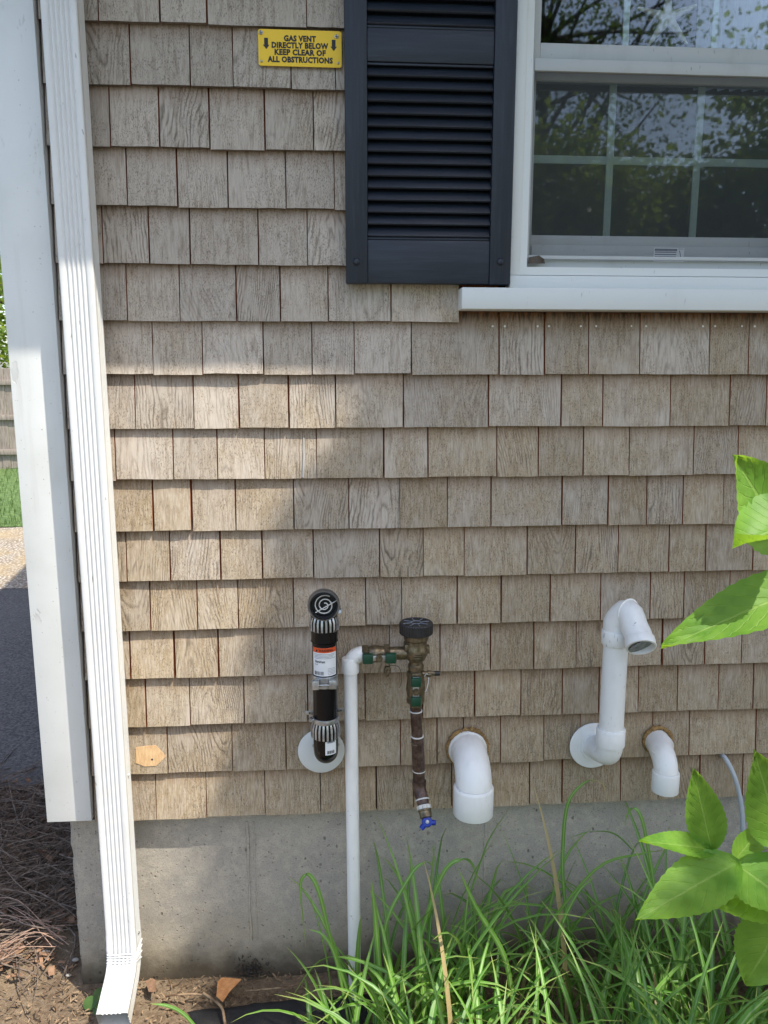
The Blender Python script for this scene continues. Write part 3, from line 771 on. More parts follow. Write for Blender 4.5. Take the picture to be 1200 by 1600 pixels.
# upper offset to the gutter (above the frame)
mb = MB(); extrude_prof(mb, P0, [lambda x, y, z=z, o=o_: (x, y-o, z) for z, o_ in ((2.79, 0), (2.82, -.0), (2.92, .36), (2.955, .37))]); part('offset', mb, M['spout'], ds, 0, 50)
# bottom elbow: sleeve, creases, then a bend towards the yard
mb = MB(); fr = []
def fr_at(c, ang, s, t=0):
    # ang: rotation about x of the section (0 = straight down)
    ca, sa = math.cos(ang), math.sin(ang)
    def f(x, y):
        lx = (x-cx0)*s; ly = (y-cy0)*s
        return (cx0+lx, c[0]+ly*ca, c[1]+ly*sa)
    return f
zc = zj
seq = [((cy0, zc), 0, 1.015), ((cy0, zc-.030), 0, 1.02), ((cy0, zc-.040), 0, 1.045)]
Rb = .075; ztop = zc-.052
nb = 24
for i in range(nb+1):
    a = math.radians(68)*i/nb
    yy = cy0 - Rb*(1-math.cos(a)); zz = ztop - Rb*math.sin(a)
    seq.append(((yy, zz), -a, 1.015 + 0))
a = math.radians(68)
for t in (.03, .06, .088): seq.append(((cy0-Rb*(1-math.cos(a))-t*math.sin(a), ztop-Rb*math.sin(a)-t*math.cos(a)), -a, 1.02+t*.25))
extrude_prof(mb, P0, [fr_at(c, a_, s) for c, a_, s in seq])
el = part('elbow', mb, M['spout'], ds, 0, 45)
hw, hd_ = (DX1-DX0)/2, (DYB-DYF)/2
for i in (4, 7, 10, 13):                         # pressed creases round the bend
    f = fr_at(seq[i][0], seq[i][1], 1.0)
    loop = [f(cx0+u*hw*1.02, cy0+v*hd_*1.03) for u, v in ((-1, 1), (-1, .3), (-1, -.4), (-.97, -.93), (-.9, -1), (-.4, -1.0), (.0, -1.01), (.4, -1.0), (.9, -1), (.97, -.93), (1, -.4), (1, .3), (1, 1))]
    part('crease', MB().tube(loop, .0019, 6), M['spout'], el, 0, 60)
part('screw', MB().lathe([(.004, 0), (.004, .0015), (.002, .003)], (DX1+.001, -.06, W(210, 1210, -.06).z), (1, 0, 0), 10), M['spout'], ds)
part('screw', MB().lathe([(.004, 0), (.004, .0015), (.002, .003)], (DX1+.002, -.062, zj-.014), (1, 0, 0), 10), M['screw'], ds)
for zb in (1.55, 2.6, .66):
    part('strap', MB().box(DX0+.010, DX1-.010, DYB-.001, .004, zb, zb+.02), M['spout'], ds)

# ============================================================ text helper
def text_mesh(body, cap, width=None, bold=.0, res=2):
    """lettering as a thin mesh: cap = height of the capitals, width = total width"""
    cu = bpy.data.curves.new('lettering', 'FONT'); cu.body = body; cu.size = 1.0; cu.align_x = 'CENTER'
    cu.offset = bold; cu.extrude = .002; cu.resolution_u = res; cu.space_character = 1.0+bold*1.5
    ob = bpy.data.objects.new('lettering', cu); COL.objects.link(ob)
    dg = bpy.context.evaluated_depsgraph_get()
    me = bpy.data.meshes.new_from_object(ob.evaluated_get(dg)); bpy.data.objects.remove(ob); bpy.data.curves.remove(cu)
    xs = [v.co.x for v in me.vertices]; ys = [v.co.y for v in me.vertices]
    kz = cap/(max(ys)-min(ys)); k = (width/(max(xs)-min(xs))) if width else kz
    mx, my = (max(xs)+min(xs))/2, (max(ys)+min(ys))/2
    for v in me.vertices: v.co = Vector(((v.co.x-mx)*k, -v.co.z*.1, (v.co.y-my)*kz))     # upright, facing -y
    return me
def letter(body, x, z, y, size, width, mat, parent, bold=0.0, name='lettering', tilt=0):
    o = link(name, text_mesh(body, size, width, bold), mat, parent, (x, y, z)); o.rotation_euler.y = tilt
    return o

# ============================================================ yellow sign
SY = -.0065
c00, c10, c01, c11 = W(403.5, 44, SY), W(534, 50, SY), W(403.5, 101, SY), W(533.5, 107, SY)
sx0, sx1 = (c00.x+c01.x)/2, (c10.x+c11.x)/2; sz1, sz0 = (c00.z+c10.z)/2, (c01.z+c11.z)/2
sg = thing('warning_sign', 'small yellow gas vent warning sign screwed to the shingles', 'sign', ((sx0+sx1)/2, SY, sz0))
cr = .005; poly = []
for (x, z, a0) in ((sx0+cr, sz0+cr, 180), (sx1-cr, sz0+cr, 270), (sx1-cr, sz1-cr, 0), (sx0+cr, sz1-cr, 90)):
    for i in range(5): a = math.radians(a0+90*i/4); poly.append((x+cr*math.cos(a), z+cr*math.sin(a)))
part('plate', MB().prism(poly, SY, SY+.002), M['yellow'], sg)
w_, h_ = sx1-sx0, sz1-sz0; mx = (sx0+sx1)/2
for body, v, ww in (('GAS VENT', .765, .385), ('DIRECTLY BELOW', .575, .68), ('KEEP CLEAR OF', .385, .615), ('ALL OBSTRUCTIONS', .185, .785)):
    letter(body, mx, sz0+h_*v, SY-.0004, h_*.172, w_*ww, M['ink'], sg, .05)
for u in (.095, .905):
    x = sx0+w_*u; z = sz0+h_*.60
    part('arrow', MB().prism([(x-.0042, z+.012), (x-.0042, z-.002), (x-.0072, z-.002), (x, z-.011), (x+.0072, z-.002), (x+.0042, z-.002), (x+.0042, z+.012)][::-1], SY-.0006, SY-.0001), M['ink'], sg)
for u, v, r_ in ((.035, .90, .0048), (.94, .85, .0048), (.035, .12, .0028), (.955, .12, .0028)):
    x, z = sx0+w_*u, sz0+h_*v
    s_ = part('screw', MB().lathe([(r_, 0), (r_*.95, .0012), (r_*.6, .002)], (x, SY-.0001, z), (0, -1, 0), 14), M['screw'], sg)
    if r_ > .004: part('slot', MB().box(x-r_*.7, x+r_*.7, SY-.0026, SY-.0019, z-.0006, z+.0006).box(x-.0006, x+.0006, SY-.0027, SY-.0019, z-r_*.7, z+r_*.7), M['ink'], s_)

# ============================================================ black stove vent
YV = -.100
xv = XP(508, YV, 1080); RV = .0300
vp = thing('stove_vent_pipe', 'black vent pipe with swivel elbows and a round grey wall plate', 'vent pipe', (xv, 0, .6))
pc = W(502, 1174, -.008)
part('wall_plate', MB().lathe([(.061, 0), (.0605, .003), (.058, .0045), (.030, .006)], (pc.x, -.004, pc.z), (0, -1, 0), 48), M['vinyl'], vp, 0, 30)
def zv(y): return ZP(y, YV-RV, 508)
zb0 = zv(1150)
# lower elbow: out of the wall, turning up
ce = (xv, YV+.040, zb0+.004)
zin = pc.z
path = [Vector((pc.x*.6+xv*.4, -.004, zin)), Vector((xv, -.030, zin-.002))]
Rc = .046
zb0 -= .026
low = [Vector((xv, -.002, zb0-.046)), Vector((xv, -.035, zb0-.046))] + arc((xv, YV+Rc, zb0), math.radians(-90), math.radians(-180), Rc, (0, 1, 0), (0, 0, 1), 10)[1:] + [Vector((xv, YV, zb0+.038))]
part('elbow', MB().tube(low, .0305, 28), M['black'], vp, 0, 60)
for i in range(3):   # ring seam and toothed lock ring on the elbow
    pass
nt = 18
mb = MB()
for i in range(nt):
    a = math.radians(200+140*i/(nt-1)); c_ = Vector((xv+.0335*math.cos(a), -.062, zb0-.018+.036*math.sin(a)))
    mb.tube([c_, c_+Vector((0, -.008, 0))], .0026, 6)
part('lock_teeth', mb, M['chrome'], vp)
def collar(name, y_top, y_bot, r0, r1, mat, flute=None, n=64):
    return part(name, MB().lathe([(r0, 0), (r1, (zv(y_top)-zv(y_bot))*.5), (r0*.98, zv(y_top)-zv(y_bot))], (xv, YV, zv(y_bot)), (0, 0, 1), n, flute), mat, vp, 0, 35)
def fluted(y_top, y_bot, nfl=22):
    z1, z0 = zv(y_top), zv(y_bot); n = nfl*6
    base = part('collar', MB().lathe([(.0325, 0), (.0345, .004), (.0345, (z1-z0)*.6), (.0310, z1-z0)], (xv, YV, z0), (0, 0, 1), 48), M['black'], vp, 0, 40)
    for i in range(nfl):
        a = 2*math.pi*i/nfl; u = Vector((math.cos(a), math.sin(a), 0)); t_ = Vector((-u.y, u.x, 0))*.0023
        b0 = Vector((xv, YV, z0))+u*.0345; vs = []
        for (rr, hh) in ((.0332, .001), (.0366, .004), (.0366, (z1-z0)*.62), (.0318, (z1-z0)*.98)):
            for sgn in (-1, 1): vs.append(Vector((xv, YV, z0+hh))+u*rr+t_*sgn)
            for sgn in (1, -1): vs.append(Vector((xv, YV, z0+hh))+u*(rr-.003)+t_*sgn)
        m_ = MB(); fs = []
        for j in range(3):
            for k_ in range(4): fs.append((j*4+k_, j*4+(k_+1) % 4, (j+1)*4+(k_+1) % 4, (j+1)*4+k_))
        fs += [(0, 3, 2, 1), (12, 13, 14, 15)]
        m_.add(vs, fs)
        if u.y < .35: part('flute', m_, M['chrome'], base, 0, 30)
fluted(1133, 1159)
part('hose_clamp', MB().lathe([(.0325, 0), (.0328, .001), (.0328, .011), (.0325, .012)], (xv, YV, zv(1134)), (0, 0, 1), 40), M['galv'], vp, 0, 30)
c_ = Vector((xv-.036, YV-.010, zv(1127))); part('clamp_screw', MB().tube([c_, c_+Vector((0, -.014, 0))], [.0045, .0045], 10).tube([c_+Vector((.002, -.004, -.002)), c_+Vector((.010, -.004, -.002))], .003, 8), M['galv'], vp)
part('pipe', MB().lathe([(RV, 0), (RV, zv(1004)-zv(1134))], (xv, YV, zv(1134)), (0, 0, 1), 40), M['black'], vp, 0, 30)
part('ring', MB().lathe([(.031, 0), (.0335, .0022), (.031, .0045)], (xv, YV, zv(1008)), (0, 0, 1), 40), M['black'], vp, 0, 50)
part('pipe', MB().lathe([(.0322, 0), (.0322, zv(985)-zv(1006))], (xv, YV, zv(1006)), (0, 0, 1), 40), M['black'], vp, 0, 30)
fluted(966, 990)
# top elbow: up, then a mouth facing the yard
zt = zv(968); zm = W(508, 945, YV-.060).z; Rt = max(.02, zm-zt)
top = [Vector((xv, YV, zt-.01))] + arc((xv, YV-Rt, zt), 0, math.radians(90), Rt, (0, 1, 0), (0, 0, 1), 10) + [Vector((xv, YV-Rt-.014, zt+Rt))]
part('elbow', MB().tube(top, .0325, 30, caps=False), M['black'], vp, 0, 60)
yM = top[-1].y; zM = zt+Rt
part('mouth_ring', MB().lathe([(.0315, 0), (.0365, .0), (.0375, .004), (.0375, .016), (.0360, .020), (.0325, .020), (.0305, .017), (.0305, .002)], (xv, yM+.010, zM), (0, -1, 0), 48, None, False), M['rim'], vp, 0, 50)
part('mouth_liner', MB().lathe([(.0312, 0), (.0312, .03)], (xv, yM+.012, zM), (0, -1, 0), 40, None, False), M['plastic'], vp)
part('mouth_back', MB().lathe([(.031, 0), (.031, .002)], (xv, yM+.016, zM), (0, -1, 0), 40), M['ink'], vp)
sp_ = []
for i in range(70):
    t = i/69; a = math.radians(100)-t*math.radians(760); r_ = .005+.0195*t
    sp_.append(Vector((xv+.002+r_*math.cos(a), yM-.008, zM+.001+r_*math.sin(a))))
gd = part('bird_guard', MB().tube(sp_, .0014, 6).tube([(xv-.019, yM-.0085, zM-.016), (xv+.030, yM-.0085, zM+.012)], .0013, 6), M['tape'], vp)
c_ = Vector((xv+.037, yM+.014, zM-.022)); part('clamp_screw', MB().tube([c_, c_+Vector((0, -.012, .004))], .0042, 10).tube([c_+Vector((-.004, 0, .006)), c_+Vector((.004, -.002, .008))], .003, 8), M['galv'], vp)
# strap with bolt, and the wall bracket tabs
part('strap', MB().lathe([(.0312, 0), (.0318, .0008), (.0318, zv(1059)-zv(1077)-.001), (.0312, zv(1059)-zv(1077))], (xv, YV, zv(1077)), (0, 0, 1), 40), M['galv'], vp, 0, 30)
zs = zv(1068)
part('strap_lug', MB().box(xv-.030, xv-.014, YV-.043, YV-.0275, zs-.011, zs+.011), M['chrome'], vp, .001)
part('strap_lug', MB().box(xv+.010, xv+.028, YV-.041, YV-.0275, zs-.011, zs+.011), M['galv'], vp, .001)
part('strap_bolt', MB().tube([(xv-.014, YV-.038, zs-.001), (xv+.022, YV-.038, zs-.001)], .0016, 8), M['chrome'], vp)
zt_ = W(476, 1112, -.05).z
for (x0, x1, dz) in ((xv-.052, xv-.028, -.002), (xv+.028, xv+.050, .003)):
    part('bracket_tab', MB().box(x0, x1, -.055, -.053, zt_+dz-.005, zt_+dz+.006).box(x0 if x0 < xv else x1-.002, (x0+.002) if x0 < xv else x1, -.053, .0, zt_+dz-.005, zt_+dz+.006), M['galv'], vp, .0005)
    part('bracket_screw', MB().lathe([(.002, 0), (.002, .001)], ((x0+x1)/2, -.0551, zt_+dz), (0, -1, 0), 8), M['ink'], vp)
# labels wrapped on the pipe
def wrap_label(z0, z1, a0, a1, r_, mat, name, parent, nseg=14):
    vs = []; fs = []
    for i in range(nseg+1):
        a = math.radians(a0+(a1-a0)*i/nseg)
        for z in (z0, z1): vs.append((xv+r_*math.sin(a), YV-r_*math.cos(a), z))
    for i in range(nseg): fs.append((2*i, 2*i+2, 2*i+3, 2*i+1))
    m_ = MB(); m_.add(vs, fs); return part(name, m_, mat, parent, 0, 60)
z1, z0 = zv(1013), zv(1057)
wl = wrap_label(z0, z1, -62, 62, RV+.0006, M['paper'], 'warning_label', vp); wl['label'] = 'white warning label with an orange top band'
wrap_label(z1-.012, z1, -62, 62, RV+.0009, M['orange'], 'label_band', wl)
def wrap_text(body, zc_, size, width, a_c, r_, mat, parent, bold=0):
    me = text_mesh(body, size, width, bold)
    for v in me.vertices:
        a = math.radians(a_c)+v.co.x/r_; v.co = Vector((xv+r_*math.sin(a), YV-r_*math.cos(a), zc_+v.co.z))
    link('lettering', me, mat, parent)
wrap_text('WARNING', z1-.0062, .0062, .036, 6, RV+.0012, M['ink'], wl, .02)
part('hazard_mark', MB().prism([(xv-.0215, z1-.0092), (xv-.0145, z1-.0092), (xv-.018, z1-.003)], YV-RV*.86, YV-RV*.86+.004), M['ink'], wl)
for i in range(4): wrap_label(z1-.0165-.0034*i, z1-.0155-.0034*i, -52, 55-8*(i % 3), RV+.0009, M['greyink'], 'print_line', wl, 8)
wrap_text('DuraVent', z1-.034, .0060, .026, -22, RV+.0012, M['ink'], wl, .025)
wrap_text('PL 3B', z1-.0415, .0026, .009, -40, RV+.0012, M['ink'], wl, .01)
def barcode(a0, a1, z0_, z1_, parent, n=13):
    a = a0
    for i in range(n):
        st = (a1-a0)/n; wd = st*rnd.choice((.3, .5, .7)); wrap_label(z0_, z1_, a, a+wd, RV+.001, M['ink'], 'bar', parent, 1); a += st
barcode(-50, -2, z0+.003, z0+.012, wl)
for i in range(5): wrap_label(z0+.004+.0036*i, z0+.0048+.0036*i, 14, 54, RV+.0009, M['greyink'], 'print_line', wl, 5)
zl1, zl0 = zv(1158), zv(1180)
tl = wrap_label(zl0, zl1, -2, 52, .0316, M['paper'], 'maker_label', vp, 8)
for i in range(9): wrap_label(zl0+.003, zl0+.011, 6+4*i, 8+4*i+(i % 2), .0319, M['ink'], 'bar', tl, 1)
wrap_label(zl1-.006, zl1-.002, 8, 44, .0319, M['greyink'], 'print_line', tl, 4)

# ============================================================ irrigation riser and backflow preventer
YR = -.072
xr = XP(549.5, YR, 1300)
rs = thing('irrigation_pipe', 'thin white upright PVC pipe with top elbow standing in the grass', 'pipe', (xr, YR, 0))
zh = ZP(1021, YR, 600)
xe = XP(566, YR, 1021)
hubz = ZP(1054, YR-.02, 549)
Re = .030
part('pipe', MB().tube([(xr+.006, YR-.004, -.06), (xr+.004, YR-.002, .3), (xr, YR, hubz), (xr, YR, hubz+.01)], .0167, 28), M['pvc'], rs, 0, 50)
part('elbow', MB().lathe([(.0175, 0), (.0208, 0), (.0212, .002), (.0212, .036), (.0195, .038)], (xr, YR, hubz-.002), (0, 0, 1), 32)
     .tube([Vector((xr, YR, hubz+.03))] + arc((xr+Re, YR, zh-Re), math.pi, math.pi/2, Re, (1, 0, 0), (0, 0, 1), 10) + [Vector((xe, YR, zh))], .0193, 28), M['pvc'], rs, 0, 60)
bf = thing('backflow_preventer', 'bronze backflow preventer with black cap, green handles and brown down pipe', 'valve', (XP(650, YR, 1000), YR, .45))
xb = XP(650, YR, 1010)
def hexlathe(mb, r_, h0, h1, o_, ax): return mb.lathe([(r_*.96, h0), (r_, h0+.0015), (r_, h1-.0015), (r_*.96, h1)], o_, ax, 6)
mb = MB()
mb.lathe([(.0185, 0), (.0205, .001), (.0205, .012), (.0170, .013), (.0170, .016)], (xe-.002, YR, zh), (1, 0, 0), 8)
mb.lathe([(.0165, .012), (.0190, .018), (.0215, .026), (.0215, .040), (.0190, .046), (.0190, .054), (.0205, .056), (.0205, .066), (.0165, .068), (.0165, .11)], (xe, YR, zh), (1, 0, 0), 28)
hexlathe(mb, .0235, .000, .014, (xe, YR, zh), (1, 0, 0)); hexlathe(mb, .0240, .054, .068, (xe, YR, zh), (1, 0, 0))
part('inlet_valve', mb, M['brass'], bf, 0, 35)
z = lambda y: ZP(y, YR-.02, 650)
mb = MB()
mb.lathe([(.0170, z(1054)), (.0170, z(1050)), (.0200, z(1049)), (.0200, z(1043)), (.0170, z(1041)), (.0170, z(1037)), (.0230, z(1034)), (.0285, z(1027)), (.0300, z(1017)), (.0275, z(1014)), (.0280, z(1004)), (.0310, z(1002)), (.0310, z(995))], (xb, YR, 0), (0, 0, 1), 32)
part('body', mb, M['brass'], bf, 0, 40)
mb = MB(); mb.box(xb-.030, xb-.012, YR-.018, YR+.018, z(1019), z(1008)); part('inlet_boss', mb, M['brass'], bf, .003)
for i, dz in enumerate((0, .006, .012)):
    part('cast_mark', MB().box(xb-.010+.003*i, xb+.012, YR-.0315, YR-.020, z(1028)+dz, z(1028)+dz+.0025), M['brass'], bf, .0008)
part('body_lug', MB().box(xb+.018, xb+.033, YR-.012, YR+.004, z(1024), z(1012)), M['brass'], bf, .002)
zc0, zc1 = ZP(998, YR-.04, 650), ZP(972, YR, 650)
n = 40
cap = part('cap', MB().lathe([(.0385, 0), (.0405, .002), (.0405, zc1-zc0-.003), (.0385, zc1-zc0), (.0340, zc1-zc0), (.0335, zc1-zc0-.0015)], (xb, YR, zc0), (0, 0, 1), 80, (40, .0012)), M['plastic'], bf, 0, 30)
mb = MB()
for i in range(8):
    a = math.pi*2*i/8+.2; u = Vector((math.cos(a), math.sin(a), 0)); p_ = Vector((xb, YR, zc1-.0008))
    mb.tube([p_+u*.012, p_+u*.033], .0013, 5)
mb.tube([Vector((xb+.012*math.cos(t*.314), YR+.012*math.sin(t*.314), zc1-.0006)) for t in range(21)], .0012, 5)
part('cap_rib', mb, M['greyink'], cap)
# inlet handle (green tee) with its nut
hx = XP(592.5, YR-.03, 1029); hz = ZP(1029, YR-.03, 592)
def tee_handle(cx, cz, horiz, ln, nm='handle'):
    y = YR-.032
    L_, w2 = ln/2, (.0118 if horiz else .0120)
    bar = part(nm, MB().box(cx-(L_ if horiz else .008), cx+(L_ if horiz else .008), y+.002, y+.005, cz-(.007 if horiz else L_), cz+(.007 if horiz else L_)), M['galv'], bf, .001)
    for sgn in (-1, 1):
        if horiz: b_ = MB().box(cx+sgn*L_*.98-(0 if sgn < 0 else .026), cx+sgn*L_*.98+(.026 if sgn < 0 else 0), y-.004, y+.010, cz-w2-.001, cz+w2+.001)
        else: b_ = MB().box(cx-w2-.001, cx+w2+.001, y-.004, y+.010, cz+sgn*L_*.98-(0 if sgn < 0 else .024), cz+sgn*L_*.98+(.024 if sgn < 0 else 0))
        part('grip', b_, M['green'], bar, .0035)
    nt_ = MB(); hexlathe(nt_, .0085, 0, .006, (cx, y+.002, cz), (0, -1, 0)); nt_.lathe([(.004, .005), (.004, .009)], (cx, y+.002, cz), (0, -1, 0), 12)
    part('nut', nt_, M['brass'], bar)
    part('valve_stem', MB().lathe([(.009, 0), (.009, .03)], (cx, y+.03, cz), (0, -1, 0), 16), M['brass'], bf)
tee_handle(hx, hz, True, .084)
# lower ball valve
v0 = z(1108)
mb = MB().lathe([(.0150, z(1108)), (.0150, z(1104)), (.0190, z(1102)), (.0190, z(1096)), (.0225, z(1090)), (.0250, z(1080)), (.0225, z(1068)), (.0205, z(1062)), (.0205, z(1055)), (.0170, z(1053))], (xb, YR, 0), (0, 0, 1), 28)
hexlathe(mb, .0225, z(1103), z(1095), (xb, YR, 0), (0, 0, 1)); hexlathe(mb, .0230, z(1062), z(1053), (xb, YR, 0), (0, 0, 1))
part('outlet_valve', mb, M['brass'], bf, 0, 35)
tee_handle(XP(650, YR-.03, 1080), ZP(1081, YR-.03, 650), False, .076)
# test cocks
zc_ = ZP(1055, YR-.02, 680); x0 = xb+.016
part('test_cock', MB().lathe([(.0055, 0), (.0055, .010), (.0080, .011), (.0080, .022), (.0055, .023), (.0055, .030)], (x0, YR-.008, zc_), (1, 0, 0), 12), M['brass'], bf, 0, 35)
part('test_cock_plug', MB().lathe([(.0062, 0), (.0062, .013)], (x0+.030, YR-.008, zc_), (1, 0, 0), 12), M['plastic'], bf)
part('test_cock_screw', MB().lathe([(.005, 0), (.005, .006), (.003, .008)], (x0+.016, YR-.015, zc_), (0, -1, 0), 12), M['brass'], bf)
c_ = Vector((XP(605, YR, 1045), YR-.006, ZP(1040, YR, 605)))
part('test_cock', MB().lathe([(.007, 0), (.0085, -.006), (.0085, -.016), (.005, -.018), (.004, -.026)], c_, (0, 0, 1), 12).lathe([(.0055, 0), (.0055, .012)], c_+Vector((0, 0, -.010)), (0, -1, 0), 10), M['brass'], bf, 0, 40)
wp = smooth_path([c_+Vector((.006, -.004, .004)), c_+Vector((.026, -.010, .003)), c_+Vector((.034, -.012, -.018)), c_+Vector((.033, -.012, -.042)), c_+Vector((.028, -.012, -.052))], 6)
part('wire', MB().tube(wp, .0007, 5), M['plastic'], bf)
c_ = Vector((xb+.020, YR-.016, z(1058)))
part('tag_loop', MB().tube(smooth_path([c_, c_+Vector((.006, -.004, .008)), c_+Vector((.010, -.004, -.004)), c_+Vector((.005, -.004, -.034)), c_+Vector((.001, -.002, -.040))], 5), .0012, 5), M['tape'], bf)
# brown down pipe with pale sealing rings
x2 = XP(655, YR, 1215)
def dpx(y): return xb+(x2-xb)*((y-1108)/(1220-1108))
dp = part('down_pipe', MB().tube([(dpx(1106), YR, z(1106)), (dpx(1226), YR, z(1226))], .0142, 24)
     .tube([(dpx(1157), YR, z(1157)), (dpx(1211), YR, z(1211))], .0160, 24), M['brown'], bf, 0, 40)
for y in (1117, 1157, 1211): part('sealing_ring', MB().lathe([(.0150, 0), (.0168, .0008), (.0168, .0026), (.0150, .0034)], (dpx(y), YR, z(y)), (0, 0, 1), 24), M['tape'], dp, 0, 40)
part('twisted_tie', MB().tube(smooth_path([(dpx(1165)-.019, YR-.010, z(1162)), (dpx(1165)-.012, YR-.017, z(1165)), (dpx(1168)-.002, YR-.018, z(1166))], 4), .0009, 5).tube([(dpx(1165)-.017, YR-.012, z(1155)), (dpx(1165)-.016, YR-.014, z(1172))], .0009, 5), M['brass'], dp)
# drain elbow and spigot with a blue handle
e0 = Vector((dpx(1226), YR, z(1226))); hb = W(667, 1284, YR-.055)
e1 = e0+Vector((0, -.002, -.018)); e2 = e0.lerp(hb, .55)+Vector((0, .004, -.004))
sgp = smooth_path([e0, e1, e2, hb+Vector((0, .012, .010))], 5)
part('drain_elbow', MB().tube(sgp, [.0175]*5+[.0165]*5+[.0150]*(len(sgp)-10), 20), M['brown'], bf, 0, 60)
d_ = (hb-e2).normalized()
part('sealing_ring', MB().lathe([(.015, 0), (.0178, .001), (.0178, .004), (.015, .005)], e2-d_*.012, d_, 20), M['tape'], bf, 0, 40)
part('spigot', MB().lathe([(.013, 0), (.0172, .001), (.0172, .012), (.0155, .014), (.0155, .028), (.012, .030)], e2+d_*.006, d_, 20), M['brass'], bf, 0, 40)
part('spigot_nut', MB().lathe([(.0155, 0), (.0185, .001), (.0185, .010), (.015, .011)], e2+d_*.004, d_, 8), M['tape'], bf, 0, 40)
hd = Vector((0, -.86, .5)).normalized()
hm = MB(); hm.lathe([(.006, -.004), (.0125, -.002), (.0135, .003), (.0115, .007), (.004, .008)], hb, hd, 20)
for a in (10, 130, 250):
    u = Vector((math.cos(math.radians(a-20)), 0, math.sin(math.radians(a-20)))); u = (u-hd*u.dot(hd)).normalized()
    hm.tube([hb+u*.008, hb+u*.016, hb+u*.0225], [.0062, .0070, .0060], 10)
bh = part('spigot_handle', hm, M['blue'], bf, 0, 50); bh['label'] = 'bright blue plastic drain handle'
part('handle_screw', MB().lathe([(.0045, .007), (.0045, .0105), (.003, .011)], hb, hd, 10), M['galv'], bh)

# ============================================================ white PVC vents
def foam_ring(c, r_, parent, seed):
    rr = random.Random(seed); pts = []; rad = []
    n = 60
    m_ = MB()
    for i in range(n):
        a = 2*math.pi*i/n; up = .5+.5*math.sin(a)
        if up < .12: continue
        p_ = Vector((c.x+(r_-.001+.004*rr.random()*up)*math.cos(a), -.002, c.z+(r_-.001+.004*rr.random()*up)*math.sin(a)))
        q_ = .0040+.0040*rr.random()*up
        m_.lathe([(.0005, -q_), (q_*.7, -q_*.7), (q_, 0), (q_*.75, q_*.65), (.0008, q_)], p_, (rr.uniform(-.4, .4), -1, rr.uniform(-.4, .4)), 8)
    part('foam_seal', m_, M['foam'], parent, 0, 70)
# large elbow
YB_ = -.098; xbv = XP(740, YB_, 1230)
big = thing('vent_elbow', 'large white PVC vent elbow pointing down beside the blue spigot handle', 'pipe', (xbv, 0, .5))
zc_ = W(733, 1178, -.03).z; Rb_ = .068
pth = [Vector((xbv, .02, zc_)), Vector((xbv, YB_+Rb_, zc_))] + arc((xbv, YB_+Rb_, zc_-Rb_), math.pi/2, math.pi, Rb_, (0, 1, 0), (0, 0, 1), 12)[1:] + [Vector((xbv, YB_, ZP(1246, YB_-.045, 740)))]
part('elbow', MB().tube(pth, [.0478, .0478]+[.0455]*(len(pth)-2), 36), M['pvc'], big, 0, 60)
zhb = ZP(1288, YB_-.05, 740); zht = ZP(1246, YB_-.05, 740)
part('hub', MB().lathe([(.0455, zht-zhb+.004), (.0500, zht-zhb+.001), (.0512, zht-zhb-.003), (.0512, .002), (.0500, 0), (.0452, 0), (.0452, .05)], (xbv, YB_, zhb), (0, 0, 1), 44, None, False), M['pvc'], big, 0, 40)
part('collar', MB().lathe([(.0465, 0), (.0512, .001), (.0512, .012), (.0480, .016)], (xbv, .002, zc_), (0, -1, 0), 40), M['pvc'], big, 0, 40)
part('mould_seam', MB().tube([p_+Vector((.0452, 0, 0)) for p_ in pth[2:]], .0022, 6), M['pvc'], big, 0, 60)
foam_ring(Vector((xbv, 0, zc_)), .0535, big, 3)
# small elbow
xs_ = XP(1041, YB_+.012, 1200); YS_ = YB_+.012
sm = thing('vent_elbow', 'small white PVC vent elbow pointing down right of the gooseneck pipe', 'pipe', (xs_, 0, .5))
zc_ = W(1030, 1163, -.02).z; Rs_ = .052
x_in = W(1028, 1163, -.005).x
pth = [Vector((x_in-.002, .02, zc_)), Vector((x_in*.6+xs_*.4, YS_+Rs_, zc_))] + arc((xs_, YS_+Rs_, zc_-Rs_), math.pi/2, math.pi, Rs_, (0, 1, 0), (0, 0, 1), 12)[2:] + [Vector((xs_, YS_, ZP(1220, YS_-.03, 1041)))]
part('elbow', MB().tube(pth, [.0335, .0335]+[.0308]*(len(pth)-2), 32), M['pvc'], sm, 0, 60)
zhb = ZP(1246, YS_-.034, 1041); zht = ZP(1217, YS_-.034, 1041)
part('hub', MB().lathe([(.0308, zht-zhb+.003), (.0338, zht-zhb+.001), (.0345, zht-zhb-.002), (.0345, .0015), (.0338, 0), (.0300, 0), (.0300, .035)], (xs_, YS_, zhb), (0, 0, 1), 40, None, False), M['pvc'], sm, 0, 40)
foam_ring(Vector((x_in, 0, zc_)), .0375, sm, 5)
mb = MB(); r5 = random.Random(4)
for i in range(22):
    j = 2+int(r5.random()*8); p_ = pth[j]+Vector((-.030+.004*r5.random(), -.006-.016*r5.random(), .008*r5.uniform(-1, 1)))
    mb.lathe([(.0004, -.0016), (.0016, 0), (.0004, .0016)], p_, (0, -1, 0), 6)
part('glue_drip', mb, M['pvc'], sm, 0, 70)
